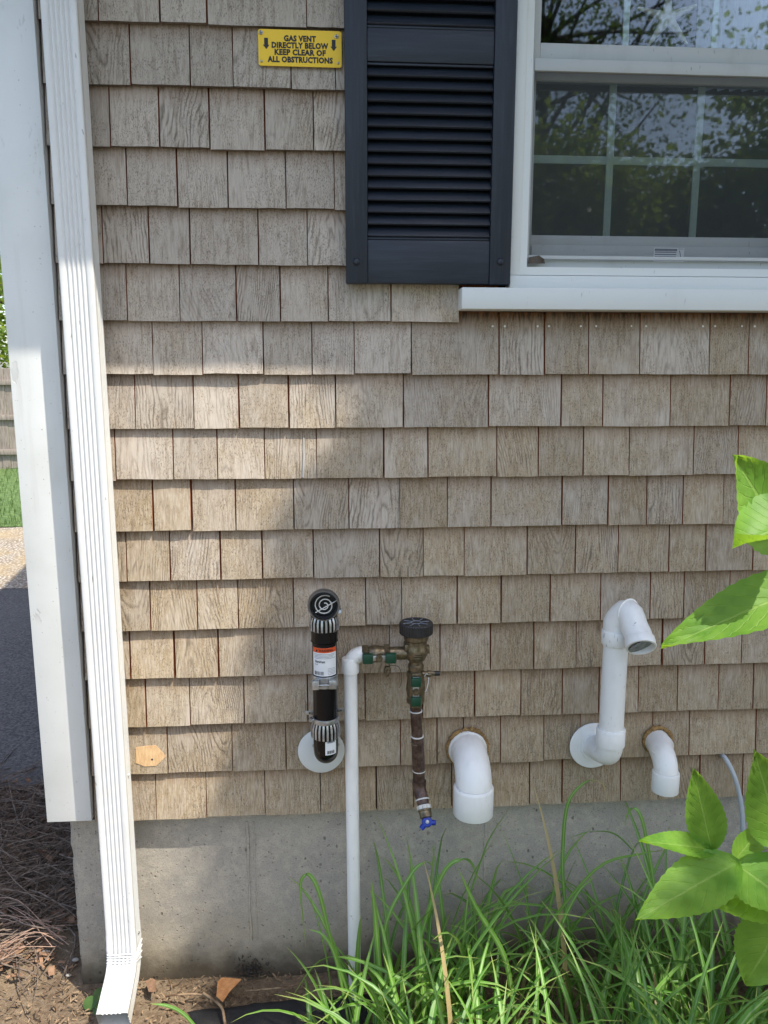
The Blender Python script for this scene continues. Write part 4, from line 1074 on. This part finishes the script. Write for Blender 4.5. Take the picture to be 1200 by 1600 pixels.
# gooseneck
YG = -.105; xg = XP(957.5, YG, 1090); RG = .0302
gn = thing('gooseneck_vent', 'tall white PVC gooseneck vent pipe on a round white flange', 'pipe', (xg, 0, .6))
fc = W(927, 1165, -.006)
part('flange', MB().lathe([(.0640, 0), (.0640, .0025), (.0625, .0038), (.0385, .007), (.0370, .010)], (fc.x, -.004, fc.z), (0, -1, 0), 56), M['pvc'], gn, 0, 25)
zb_ = ZP(1172, YG-RG, 957); 
Rg = .052
p0 = Vector((fc.x, -.004, fc.z)); c1 = Vector((xg, YG, zb_+.004))
bend = [p0, p0.lerp(Vector((xg, YG+.03, zb_-.038)), .45), Vector((xg-.006, YG+.040, zb_-.036)), Vector((xg-.001, YG+.014, zb_-.028)), Vector((xg, YG+.003, zb_-.010)), Vector((xg, YG, zb_+.010))]
part('elbow', MB().tube(smooth_path(bend, 6), .0322, 32), M['pvc'], gn, 0, 60)
part('coupling', MB().lathe([(.0315, 0), (.0352, .001), (.0358, .003), (.0358, ZP(1147, YG, 957)-ZP(1172, YG, 957)), (.0345, ZP(1147, YG, 957)-ZP(1172, YG, 957)+.002), (.0303, ZP(1147, YG, 957)-ZP(1172, YG, 957)+.0022)], (xg, YG, zb_-.001), (0, 0, 1), 40), M['pvc'], gn, 0, 35)
zq = ZP(1013, YG-RG, 957)
part('pipe', MB().lathe([(RG, 0), (RG, zq+.02-zb_)], (xg, YG, zb_), (0, 0, 1), 36), M['pvc'], gn, 0, 35)
hq = ZP(992, YG-RG, 957)-zq
part('coupling', MB().lathe([(.0303, 0), (.0345, .0002), (.0356, .002), (.0356, hq), (.0345, hq+.002), (.0312, hq+.003)], (xg, YG, zq), (0, 0, 1), 40), M['pvc'], gn, 0, 35)
ud = Vector((.34, -.94, 0)).normalized(); zu = zq+hq+.004
dd = Vector((-.067, -.748, -.657)).normalized(); mth = W(1002, 1012, YG-.092)
b0 = Vector((xg, YG, zu))
U_ = [b0-Vector((0, 0, .01))] + smooth_path([b0, b0+Vector((.001, -.001, .022)), b0+Vector((.018, -.022, .050)), mth-dd*.050+Vector((-.006, .002, .004)), mth-dd*.026, mth], 4)
part('gooseneck', MB().tube(U_, .0322, 36, caps=False), M['pvc'], gn, 0, 60)
# joint rib where the two elbows meet, mouth rim and wire mesh
part('joint_rib', MB().lathe([(.0318, -.002), (.0345, -.001), (.0345, .001), (.0318, .002)], U_[9], (U_[10]-U_[8]).normalized(), 36), M['pvc'], gn, 0, 40)
me_ = U_[-1]
part('mouth_rim', MB().lathe([(.0318, -.024), (.0352, -.022), (.0356, -.020), (.0356, -.001), (.0348, 0), (.0300, 0), (.0296, -.002), (.0296, -.024)], me_, dd, 40, None, False), M['pvc'], gn, 0, 40)
mb = MB(); ax = dd; n1 = ud.cross(Vector((0, 0, 1))).normalized(); n2 = ax.cross(n1).normalized(); o_ = me_-dd*.004
for i in range(-7, 8):
    t = i*.0039; hl = math.sqrt(max(0, .0295**2-t*t))
    mb.tube([o_+n1*t-n2*hl, o_+n1*t+n2*hl], .0008, 4); mb.tube([o_+n2*t-n1*hl, o_+n2*t+n1*hl], .0008, 4)
part('wire_mesh', mb, M['galv'], gn)
part('mouth_dark', MB().lathe([(.0318, 0), (.0318, .001)], me_-dd*.03, dd, 30), M['plastic'], gn)
# thin drain tube
tp = [W(1128, 1180, .01), W(1134, 1186, -.012), W(1147, 1212, -.030), W(1156, 1245, -.038), W(1160, 1280, -.040), W(1161, 1320, -.036), W(1162, 1400, -.025), Vector((W(1162, 1400, -.02).x+.01, -.03, -.01))]
tag(part('drain_tube', MB().tube(smooth_path(tp, 6), .0062, 14), M['tube'], None, 0, 60), 'thin milky drain tube curving out of the wall at right', 'tube')

# ============================================================ ornamental grass in front of the wall (one mass)
class Ribbon:
    """collects thin leaf ribbons with a fold and uv (u = id + across, v = along)"""
    def __init__(s): s.v = []; s.f = []; s.uv = []
    def blade(s, pts, w0, side, uid, fold=.25):
        n = len(pts); base = len(s.v)
        for i, p in enumerate(pts):
            t = i/(n-1)
            w_ = w0*(min(1, .55+1.6*t) if t < .3 else 1)*(1-max(0, (t-.45)/.55)**1.7) + .0004
            a = pts[max(i-1, 0)]; b = pts[min(i+1, n-1)]; T = (b-a).normalized()
            sd = (side - T*side.dot(T)); sd = sd.normalized() if sd.length > 1e-4 else Vector((1, 0, 0))
            up = T.cross(sd)
            s.v += [p - sd*w_*.5 + up*w_*fold, p, p + sd*w_*.5 + up*w_*fold]
        for i in range(n-1):
            a = base+3*i; t0, t1 = i/(n-1), (i+1)/(n-1)
            for k in (0, 1):
                s.f.append((a+k, a+k+1, a+k+4, a+k+3))
                u0, u1 = uid+.02+.48*k, uid+.02+.48*(k+1)
                s.uv += [(u0, t0), (u1, t0), (u1, t1), (u0, t1)]
    def obj(s, name, mat):
        me = bpy.data.meshes.new(name); me.from_pydata([tuple(v) for v in s.v], [], s.f)
        uvl = me.uv_layers.new(name='UVMap')
        uvl.data.foreach_set('uv', [c for uv in s.uv for c in uv])
        me.update(); return link(name, me, mat, smooth=True)
gr = random.Random(21); RB = Ribbon()
def arc_blade(root, az, L, lean, droop, w_, n=9):
    """lean: starting angle from vertical; droop: extra angle by the tip"""
    p = Vector(root); pts = [p.copy()]; d = Vector((math.cos(az), math.sin(az), 0)); tw = gr.uniform(-.35, .35)
    for i in range(n):
        t = (i+.5)/n; a = lean+droop*t**1.8; dirv = d*math.sin(a)+Vector((0, 0, 1))*math.cos(a)
        dirv += Vector((-d.y, d.x, 0))*tw*t*.5; dirv.normalize()
        p = p+dirv*(L/n); p.z = max(p.z, .006); 
        if p.y > .030: p.y = .030
        pts.append(p.copy())
    q_ = [(600+F_PX*(v-CAM).dot(RT)/(v-CAM).dot(FW), 800-F_PX*(v-CAM).dot(UP)/(v-CAM).dot(FW)) for v in pts]
    if any(530 < a < 572 and 1300 < b < 1485 for a, b in q_) and gr.random() < .88: return      # thin growth round the riser
    if any(a < 445 and b < 1575 for a, b in q_) and gr.random() < .8: return
    side = Vector((-d.y, d.x, 0)); side = (side+Vector((gr.uniform(-.5, .5), gr.uniform(-.5, .5), gr.uniform(-.3, .3)))).normalized()
    RB.blade(pts, w_, side, gr.randint(0, 99))
clumps = []
for i in range(46):
    x = gr.uniform(-.02, 1.45); y = gr.uniform(-.62, -.10)
    if x < .12 and y < -.3: x += .2
    clumps.append((x, y, gr.uniform(.8, 1.15)))
clumps += [(.02, -.24, .8), (.10, -.14, .85), (.16, -.30, .95), (.07, -.33, .8), (.24, -.2, .95), (.75, -.12, 1.0), (.9, -.1, 1.0), (.62, -.16, 1.0)]
for (x, y, s_) in clumps:
    for j in range(gr.randint(12, 18)):
        L = s_*gr.uniform(.24, .54)*(1.0 if gr.random() < .8 else 1.22)
        if x > 1.0: L *= .8
        arc_blade((x+gr.gauss(0, .035), min(.02, y+gr.gauss(0, .035)), -.01), gr.uniform(0, 2*math.pi), L, gr.uniform(.03, .45), gr.uniform(.3, 2.1), gr.uniform(.0080, .0160))
# long single blades seen against the wall
def px_blade(pts, w_, uid, side=(1, 0, .1)):
    P = smooth_path([W(x, y, Y) for x, y, Y in pts], 5); RB.blade(P, w_, Vector(side).normalized(), uid, .2)
px_blade([(905, 1560, -.20), (882, 1400, -.17), (880, 1320, -.15), (888, 1255, -.14), (912, 1224, -.13), (932, 1219, -.13)], .0095, 30)
px_blade([(932, 1219, -.13), (944, 1228, -.125), (947, 1250, -.12)], .002, 97)
px_blade([(1030, 1520, -.20), (1024, 1400, -.18), (1010, 1310, -.16), (1000, 1272, -.15), (988, 1262, -.14), (979, 1275, -.14), (976, 1290, -.14)], .0085, 60)
px_blade([(990, 1330, -.16), (960, 1303, -.17), (920, 1300, -.18), (888, 1310, -.18)], .004, 20)
px_blade([(560, 1600, -.20), (520, 1480, -.20), (500, 1400, -.20), (485, 1369, -.19), (472, 1372, -.19), (470, 1400, -.19), (478, 1480, -.18)], .0095, 70)
px_blade([(545, 1600, -.22), (525, 1500, -.22), (505, 1462, -.21), (482, 1452, -.20)], .008, 72)
px_blade([(600, 1600, -.24), (592, 1500, -.24), (585, 1420, -.23), (580, 1372, -.23)], .0115, 78)
px_blade([(470, 1590, -.16), (510, 1568, -.2), (560, 1550, -.24), (620, 1540, -.27)][::-1], .009, 66)
px_blade([(700, 1610, -.30), (640, 1540, -.28), (560, 1500, -.22), (500, 1500, -.18), (455, 1560, -.14)], .009, 62)
px_blade([(620, 1580, -.24), (600, 1460, -.2), (640, 1370, -.16), (665, 1346, -.14), (676, 1355, -.13)], .009, 55)
px_blade([(650, 1600, -.22), (655, 1480, -.2), (690, 1370, -.18), (720, 1342, -.17), (738, 1350, -.16), (748, 1385, -.16)], .010, 68)
px_blade([(805, 1600, -.30), (790, 1500, -.29), (745, 1420, -.28), (715, 1355, -.27)], .012, 84)
px_blade([(330, 1640, -.22), (292, 1590, -.2), (262, 1572, -.19), (234, 1568, -.18)], .009, 50)
px_blade([(760, 1580, -.22), (840, 1470, -.2), (930, 1360, -.2), (1000, 1335, -.2), (1040, 1328, -.2)], .008, 64)
px_blade([(880, 1590, -.3), (870, 1480, -.28), (900, 1400, -.26), (930, 1370, -.25)], .009, 35)
tag(RB.obj('grass', M['blade']), 'dense long-bladed green grass growing along the foundation', 'grass', kind='stuff')

# ============================================================ big-leaved shrub at the right edge
shr = thing('leafy_shrub', 'broad-leaved green shrub reaching in from the right edge', 'shrub', (1.0, -.95, 0))
def leaf(base, tip, width, normal, cup=.12, curl=.15, mat=None, wav=.0, name='leaf'):
    """ovate serrated leaf from base to tip; normal = upper side"""
    base = Vector(base); tip = Vector(tip); ax = tip-base; L = ax.length; T = ax.normalized()
    N = Vector(normal); N = (N-T*N.dot(T)).normalized(); Sd = T.cross(N)
    NV, NU = 26, 12; vs = []; uv = []
    for j in range(NV+1):
        t = j/NV
        hw = width*.5*(math.sin(math.pi*min(1, t**.80))**.78)*(1-.28*t)*1.12 if 0 < t < 1 else .0006
        hw *= 1+(.035 if j % 2 else -.02)
        for i in range(NU+1):
            u = i/NU*2-1
            ribs = .021*L*math.cos(2*math.pi*(t*8.5-abs(u)*2.5))*(1-abs(u))*abs(u)*3.2
            h = cup*width*(abs(u)**1.4) - curl*L*(t**2.2) + ribs + wav*width*math.sin(t*9+u*2)*abs(u)
            vs.append(base + T*(L*t) + Sd*(hw*u) + N*h); uv.append(((u+1)/2, t))
    fs = []; luv = []
    for j in range(NV):
        for i in range(NU):
            q = (j*(NU+1)+i, j*(NU+1)+i+1, (j+1)*(NU+1)+i+1, (j+1)*(NU+1)+i)
            fs.append(q); luv += [uv[k] for k in q]
    me = bpy.data.meshes.new(name); me.from_pydata([tuple(v) for v in vs], [], fs)
    l_ = me.uv_layers.new(name='UVMap'); l_.data.foreach_set('uv', [c for p in luv for c in p]); me.update()
    return link(name, me, mat or M['shrub'], shr, smooth=True)
def PL(bx, by, tx, ty, wpx, Yb, Yt, normal, **kw):
    b = W(bx, by, Yb); t = W(tx, ty, Yt); sc_ = F_PX/((b+t)/2-CAM).dot(FW)
    return leaf(b, t, wpx/sc_, normal, **kw)
YS = -.86
PL(1232, 856, 1151, 711, 128, YS, YS-.02, (-.25, -.75, .6), curl=.05, cup=.10)
PL(1262, 812, 1146, 846, 118, YS-.04, YS-.06, (-.15, -.35, .9), curl=.10, cup=.25)
PL(1290, 905, 1034, 1006, 92, YS-.04, YS-.05, (-.25, -.62, .75), curl=.06, cup=.16)
PL(1112, 1327, 1084, 1201, 62, YS, YS+.0, (-.2, -.9, .35), curl=.03, cup=.10)
PL(1116, 1329, 1004, 1309, 44, YS, YS-.05, (-.05, -.45, .9), curl=.06, cup=.14)
PL(1222, 1322, 1181, 1174, 92, YS-.02, YS-.03, (-.2, -.85, .45), curl=.04, cup=.10)
PL(1146, 1346, 1196, 1287, 46, YS+.03, YS+.05, (.2, -.8, .5), curl=.06, cup=.12)
PL(1152, 1348, 998, 1432, 84, YS-.02, YS-.09, (-.2, -.62, .75), curl=.08, cup=.12)
PL(1150, 1350, 1262, 1428, 112, YS-.01, YS-.10, (.1, -.62, .78), curl=.10, cup=.08)
PL(1240, 1395, 1094, 1404, 88, YS-.03, YS-.05, (-.1, -.6, .8), curl=.06, cup=.10)
PL(1226, 1432, 1166, 1542, 104, YS-.02, YS-.02, (-.3, -.85, .4), curl=.10, cup=.10)
st_ = smooth_path([Vector((1.02, -.93, 0)), W(1290, 1560, YS-.03), W(1235, 1420, YS), W(1165, 1356, YS), W(1140, 1344, YS), W(1112, 1327, YS)], 6)
part('stem', MB().tube(st_, [.0055-.0032*i/(len(st_)-1) for i in range(len(st_))], 8), M['stem'], shr, 0, 60)
st_ = smooth_path([Vector((1.03, -.95, 0)), W(1330, 1400, YS-.04), W(1310, 1150, YS-.03), W(1285, 950, YS-.03), W(1240, 850, YS)], 6)
part('stem', MB().tube(st_, [.006-.003*i/(len(st_)-1) for i in range(len(st_))], 8), M['stem'], shr, 0, 60)
part('stem', MB().tube([W(1300, 1200, YS-.03), W(1250, 1330, YS), W(1222, 1322, YS-.02)], [.004, .003, .002], 8), M['stem'], shr, 0, 60)
part('stem', MB().tube([W(1165, 1356, YS), W(1150, 1347, YS)], .0022, 8).tube([W(1235, 1420, YS), W(1226, 1432, YS-.02)], .0022, 8), M['stem'], shr, 0, 60)
lr = random.Random(9)
for i in range(16):                                   # the rest of the bush, outside the frame
    a = Vector((1.05+lr.uniform(0, .35), -.95+lr.uniform(-.2, .3), lr.uniform(.25, 1.25)))
    d_ = Vector((lr.uniform(-.2, 1), lr.uniform(-.6, .6), lr.uniform(-.3, .5))).normalized()
    leaf(a, a+d_*.13, .075, (lr.uniform(-.3, .3), -.3, .9))

# ============================================================ litter, sticks, fabric, weeds
lt = random.Random(5)
mb = MB()
def chip(p, L, w_, h_, rz, tilt):
    c, s_ = math.cos(rz), math.sin(rz); vs = []
    for (dx, dy, dz) in ((-1, -1, 0), (1, -.7, 0), (1, .8, 0), (-1, 1, 0), (-.9, -.8, 1), (.9, -.6, 1), (.9, .7, 1), (-.9, .8, 1)):
        x, y, z_ = dx*L/2, dy*w_/2, dz*h_+dx*tilt*L/2
        vs.append((p[0]+x*c-y*s_, p[1]+x*s_+y*c, p[2]+z_))
    mb.add(vs, [(0, 3, 2, 1), (4, 5, 6, 7), (0, 1, 5, 4), (1, 2, 6, 5), (2, 3, 7, 6), (3, 0, 4, 7)])
for i in range(5200):
    x, y = lt.uniform(-1.15, .9), lt.uniform(-.5, .04)
    if x < -.72 and lt.random() < .7: y = lt.uniform(-.5, .55)
    chip((x, y, -.014+lt.uniform(0, .016)), lt.uniform(.004, .022), lt.uniform(.0012, .005), lt.uniform(.001, .003), lt.uniform(0, 6.3), lt.uniform(-.35, .35))
tag(part('mulch', mb, M['litter']), 'shredded brown mulch scattered on the soil', 'mulch', kind='stuff')
# heap of dead twigs in the shade left of the corner
mb = MB()
for i in range(2300):
    x = lt.uniform(-2.1, -.74); y = lt.uniform(.10, 1.12)
    if x > -.9 and y < .25 and lt.random() < .5: continue
    hh = .10*max(0, 1-((y-.55)/.6)**2)*lt.random()
    p = Vector((x, y, hh)); az = lt.gauss(.3, .9)+(math.pi if lt.random() < .5 else 0); L = lt.uniform(.10, .38); d_ = Vector((math.cos(az), math.sin(az), lt.uniform(-.1, .25)))
    pts = []; 
    for k in range(5):
        pts.append(p.copy()); p = p+d_*(L/4); d_ = (d_+Vector((lt.gauss(0, .22), lt.gauss(0, .22), lt.gauss(-.06, .16)))).normalized()
        p.z = max(p.z, .002); p.x = min(p.x, -.742) if p.y > -.0 else p.x
    r_ = lt.uniform(.0010, .0028); mb.tube(pts, [r_, r_, r_*.9, r_*.7, r_*.4], 4, False)
tag(part('dead_twigs', mb, M['twig'], None, 0, 80), 'tangled heap of dead brown twigs left of the house corner', 'twigs', kind='stuff')
mb = MB()
for i in range(900):
    x = lt.uniform(-1.9, -.745); y = lt.uniform(.05, 1.15)
    chip((x, y, lt.uniform(-.005, .05)*max(.15, 1-((y-.55)/.6)**2)), lt.uniform(.008, .045), lt.uniform(.006, .022), .0012, lt.uniform(0, 6.3), lt.uniform(-.5, .5))
tag(part('leaf_litter', mb, M['dleaf2']), 'brown leaf litter mixed into the shaded twig heap', 'leaf litter', kind='stuff')
# a paler dried flower head with stalks near the left edge
mb = MB()
for i in range(15):
    s0 = WG(lt.uniform(-30, 20), lt.uniform(1400, 1510), .05); s1 = WG(lt.uniform(60, 108), lt.uniform(1440, 1480), .06)
    m_ = (s0+s1)/2+Vector((0, 0, lt.uniform(0, .06)))
    mb.tube(smooth_path([s0, m_, s1], 4), .0012, 4, False)
tag(part('dried_stalks', mb, mat_simple('pale_stalk', lin(142, 114, 98), lin(176, 148, 128), 40, .8), None, 0, 80), 'pale dried flower stalks lying among the dead twigs', 'stalks', kind='stuff')
# landscape fabric showing through the soil
bm = bmesh.new(); g = []
c0 = WG(305, 1640, .01); c1 = WG(520, 1562, .012)
for j in range(13):
    row = []
    for i in range(25):
        u, v = i/24, j/12
        p = WG(292+285*u+10*math.sin(7*v), 1578-26*u+(70+8*math.sin(u*9))*v, .012)
        p.z = .010+.012*mn.noise(Vector((p.x*14, p.y*14, 1)))+.004*mn.noise(Vector((p.x*45, p.y*45, 4)))
        row.append(bm.verts.new(p))
    g.append(row)
for j in range(12):
    for i in range(24): bm.faces.new((g[j][i], g[j+1][i], g[j+1][i+1], g[j][i+1]))
bmesh.ops.recalc_face_normals(bm, faces=bm.faces)
me = bpy.data.meshes.new('landscape_fabric'); bm.to_mesh(me); bm.free()
lf = link('landscape_fabric', me, M['fabric'], smooth=True); sd_ = lf.modifiers.new('thickness', 'SOLIDIFY'); sd_.thickness = .0015
tag(lf, 'crumpled black landscape fabric showing through the soil', 'fabric')
# sticks and dead leaves that stand out
def stick(pts, r_, label):
    tag(part('stick', MB().tube(smooth_path(pts, 4), r_, 7), M['litter'], None, 0, 70), label, 'stick')
stick([WG(258, 1556, .022), WG(300, 1553, .024), WG(326, 1556, .02)], .0026, 'thin pale stick on the soil right of the downspout elbow')
stick([WG(318, 1552, .03), WG(345, 1572, .035), WG(352, 1600, .03), WG(362, 1625, .02)], .0036, 'forked brown stick lying on the black landscape fabric')
stick([WG(385, 1548, .03), WG(440, 1543, .03), WG(470, 1536, .03)], .0022, 'thin straight stick along the upper edge of the fabric')
def flat_leaf(px, py, wpx, label, mat, shape, z=.03):
    c = WG(px, py, z); s_ = wpx/620
    m_ = MB(); vs = [(c.x+u*s_, c.y+v*s_*1.5, z+.010*(abs(u)+abs(v))+.004*math.sin(5*u)) for u, v in shape]
    vs2 = [(x, y, zz-.0012) for x, y, zz in vs]; n = len(vs)
    m_.add(vs+vs2, [tuple(range(n)), tuple(range(2*n-1, n-1, -1))]+[(i, i+n, (i+1) % n+n, (i+1) % n) for i in range(n)])
    tag(part('dry_leaf', m_, mat), label, 'leaf')
flat_leaf(355, 1548, 40, 'bright orange dry leaf on the edge of the fabric', M['dleaf'], [(-.45, .3), (-.3, .45), (0, .42), (.55, .28), (.1, -.1), (-.1, -.42), (-.4, -.2)])
flat_leaf(12, 1492, 55, 'large curled brown leaf under the dried stalks', M['dleaf2'], [(-.5, .2), (-.2, .45), (.2, .4), (.5, .1), (.25, -.3), (-.15, -.45)], .02)
flat_leaf(234, 1545, 26, 'crumpled brown leaf against the foundation by the elbow', M['dleaf2'], [(-.4, .4), (0, .5), (.3, .3), (.5, -.4), (0, -.2)], .022)
# pebbles
def pebble(px, py, r_, label):
    c = WG(px, py, .0); m_ = MB(); m_.lathe([(r_*.35, -r_*.5), (r_*.9, -r_*.2), (r_, .05*r_), (r_*.75, r_*.4), (r_*.3, r_*.55)], (0, 0, 0), (.1, .2, 1), 14)
    me = m_.mesh('pebble')
    for v in me.vertices: v.co = v.co*(1+.22*mn.noise(v.co*60+Vector((px, py, 0)))); v.co.x *= 1.3
    shade_auto(me, 80); o = link('pebble', me, M['stone'], None, (c.x, c.y, r_*.35)); tag(o, label, 'pebble', 'pebbles by the corner')
pebble(72, 1491, .012, 'largest grey pebble in the shaded soil below the twigs')
pebble(118, 1501, .008, 'small pale pebble beside the foundation corner')
pebble(107, 1525, .006, 'smallest pebble, nearest the sunlit soil at left')
# round-leaved weed at the foot of the corner
wd = thing('weed', 'small round-leaved green weed at the foot of the foundation corner', 'weed', WG(148, 1570, 0))
def round_leaf(c, r_, n_):
    m_ = MB(); u = Vector((1, 0, 0)); n_ = Vector(n_).normalized(); u = (u-n_*u.dot(n_)).normalized(); v = n_.cross(u); vs = [c]
    for i in range(16):
        a = 2*math.pi*i/16; k = r_*(1+.12*math.cos(a)); vs.append(c+u*k*math.cos(a)+v*k*math.sin(a)*.85-n_*r_*.12)
    m_.add(vs, [(0, 1+i, 1+(i+1) % 16) for i in range(16)]); part('leaf', m_, M['weed'], wd, 0, 80)
round_leaf(W(139, 1567, -.05), .020, (-.2, -.6, .7)); round_leaf(W(155, 1553, -.03), .018, (.2, -.5, .7)); round_leaf(W(150, 1580, -.07), .010, (0, -.6, .7))
b_ = WG(150, 1575, 0)
part('stem', MB().tube([b_, W(139, 1567, -.049)], .001, 5).tube([b_, W(155, 1553, -.029)], .001, 5), M['stem'], wd)
# black debris lump at the foot of the wall
c_ = WG(393, 1508, .02); m_ = MB()
for i in range(150):
    q_ = lt.uniform(.002, .006); m_.lathe([(.0006, -q_), (q_*lt.uniform(.3, .9), 0), (.0006, q_*1.3)], (c_.x+lt.gauss(0, .020), .036-abs(lt.gauss(0, .012)), .004+abs(lt.gauss(0, .022))), (lt.uniform(-1, 1), lt.uniform(-1, 1), lt.uniform(-1, 1)), 4)
tag(part('soil_clump', m_, mat_simple('dark_humus', (.035, .028, .021), (.07, .055, .042), 60, .95), None, 0, 80), 'dark crumbs of soil against the foundation beneath the form line', 'soil', kind='stuff')

# ============================================================ background: fence, lawn blades, trees
fn = thing('wooden_fence', 'grey weathered wooden board fence beyond the lawn', 'fence', (-6, 11.9, 0))
fr_ = random.Random(3); bmesh_ = MB().box(-.068, .068, 0, .019, .02, 1.72).mesh('board'); bevel(bmesh_, .003, 1)
for i in range(34):
    link('board', bmesh_, M['fence'], fn, (-8.2+.141*i, 11.9+fr_.uniform(-.004, .004), fr_.uniform(-.012, .012)))
for z_ in (.26, .85, 1.44): part('rail', MB().box(-8.3, -3.4, 11.855, 11.895, z_, z_+.088), M['fence'], fn, .003)
for x in (-8.1, -5.9, -3.6): part('post', MB().box(x-.045, x+.045, 11.92, 12.01, 0, 1.78), M['fence'], fn, .004)
LB = Ribbon(); g2 = random.Random(8)
for i in range(5200):
    x = g2.uniform(-6.6, -3.1); y = 6.6+5.2*g2.random()**1.4
    if not (-.62*(y+1.9)-.3 < x < -.30*(y+1.9)): continue
    L = g2.uniform(.05, .11); a = g2.uniform(0, 6.28); d_ = Vector((math.cos(a), math.sin(a), 0))
    p = Vector((x, y, .01)); LB.blade([p, p+Vector((0, 0, L*.55))+d_*L*.15, p+Vector((0, 0, L*.9))+d_*L*.45], .006, Vector((-d_.y, d_.x, 0)), g2.randint(10, 60), .1)
tag(LB.obj('lawn_grass', M['weed']), 'mown green lawn grass in front of the wooden fence', 'grass', kind='stuff')

def tree(name, label, base, height, crown_c, crown_r, n_leaf, size, mat, seed, keep=None, clumps=70, trunk_r=.14):
    t = random.Random(seed); T = thing(name, label, 'tree', base, 'trees around the yard')
    B = Vector(base); C = Vector(crown_c); R_ = Vector(crown_r)
    mb = MB(); top = Vector((C.x, C.y, C.z+R_.z*.3))
    tr = smooth_path([B+Vector((0, 0, -.1)), B.lerp(top, .3)+Vector((t.uniform(-.1, .1), t.uniform(-.1, .1), 0)), B.lerp(top, .65), top], 5)
    mb.tube(tr, [trunk_r*(1-.85*i/(len(tr)-1)) for i in range(len(tr))], 10)
    cl = []
    while len(cl) < clumps:
        v = Vector((t.uniform(-1, 1), t.uniform(-1, 1), t.uniform(-1, 1)))
        if v.length > 1 or v.length < .25: continue
        p = C+Vector((v.x*R_.x, v.y*R_.y, v.z*R_.z)); cl.append(p)
    for p in cl[::3]:
        a = tr[min(len(tr)-1, int(len(tr)*t.uniform(.45, .95)))]
        if keep and not keep(p, t): continue
        m_ = a.lerp(p, .5)+Vector((0, 0, .1)); mb.tube(smooth_path([a, m_, p], 3), [trunk_r*.3*(1-.12*i) for i in range(7)], 5, False)
    part('trunk', mb, M['bark'], T, 0, 70)
    vs = []; fs = []
    per = n_leaf//len(cl); cs = .20*(R_.x+R_.y+R_.z)/3+.18
    for p in cl:
        for i in range(per):
            q = p+Vector((t.gauss(0, cs*.6), t.gauss(0, cs*.6), t.gauss(0, cs*.5)))
            if keep and not keep(q, t): continue
            L = size*t.uniform(.6, 1.3); a, b = t.uniform(0, 6.28), t.uniform(-.9, .9)
            u = Vector((math.cos(a)*math.cos(b), math.sin(a)*math.cos(b), math.sin(b))); w_ = u.cross(Vector((t.gauss(0, 1), t.gauss(0, 1), t.gauss(0, 1)))).normalized()*L*.36
            n0 = len(vs); m_ = q+u*L*.45
            vs += [tuple(q), tuple(m_+w_), tuple(q+u*L), tuple(m_-w_)]; fs.append((n0, n0+1, n0+2, n0+3))
    me = bpy.data.meshes.new('crown'); me.from_pydata(vs, [], fs); me.update(); link('crown', me, mat, T)
    return T
# where the sun comes through to the wall: left of this line
EDGE = [(0.0, -.30), (.40, -.31), (.55, -.29), (.82, -.23), (1.08, -.17), (1.24, -.10), (1.41, -.02), (1.78, .06), (3, .2), (20, .2)]
def edge_x(z_):
    for (a, b), (c, d) in zip(EDGE, EDGE[1:]):
        if a <= z_ <= c: return b+(d-b)*(z_-a)/(c-a)
    return -.30
def keep_shade(p, t):
    k = -p.y/(-S.y); xw = p.x-S.x*k; zw = p.z-S.z*k
    if zw >= 0: return xw > edge_x(zw)+.05+t.gauss(0, .03)
    k = p.z/S.z; xg = p.x-S.x*k; yg = p.y-S.y*k
    nz = mn.noise(Vector((xg*5.0, yg*5.0, 7.7)))
    if yg > -.10: return xg > -.26+t.gauss(0, .03)
    if yg > -.42: return xg > .45 and nz > -.02
    if yg > -.55: return xg > .75
    return xg > .12 and nz > -.10
TGT = Vector((.95, 0, .95))
cc = TGT+S*6.3
tree('maple_tree', 'leafy tree standing right of the house, off the picture', (5.0, -4.2, 0), 8, cc, (2.3, 2.1, 2.1), 30000, .13, M['crown'], 31, keep_shade, 260, .17)
tree('garden_tree', 'green tree behind the fence at the left edge', (-7.4, 14.5, 0), 5, (-7.2, 14.2, 2.7), (2.2, 1.6, 2.2), 9000, .13, M['crown2'], 32, None, 90)
tree('garden_tree', 'dense dark green tree reflected in the left window panes', (3.4, -11, 0), 6, (3.5, -11, 3.5), (1.7, 1.3, 1.9), 16000, .13, M['crown3'], 33, None, 120)
tree('garden_tree', 'bushy green tree reflected in the middle window panes', (5.5, -12, 0), 6, (5.4, -12, 3.5), (1.7, 1.4, 1.7), 14000, .13, M['crown3'], 34, None, 110)
tree('garden_tree', 'dark evergreen tree reflected in the right window panes', (8.0, -11, 0), 8, (7.9, -11, 4.4), (1.7, 1.4, 3.2), 16000, .14, M['crown3'], 35, None, 110)
tree('garden_tree', 'tall bare-branched tree reflected at the top of the window', (5.0, -17, 0), 12, (5.0, -17, 8.4), (4.2, 2.5, 3.6), 12000, .10, M['crown'], 36, None, 200, .22)
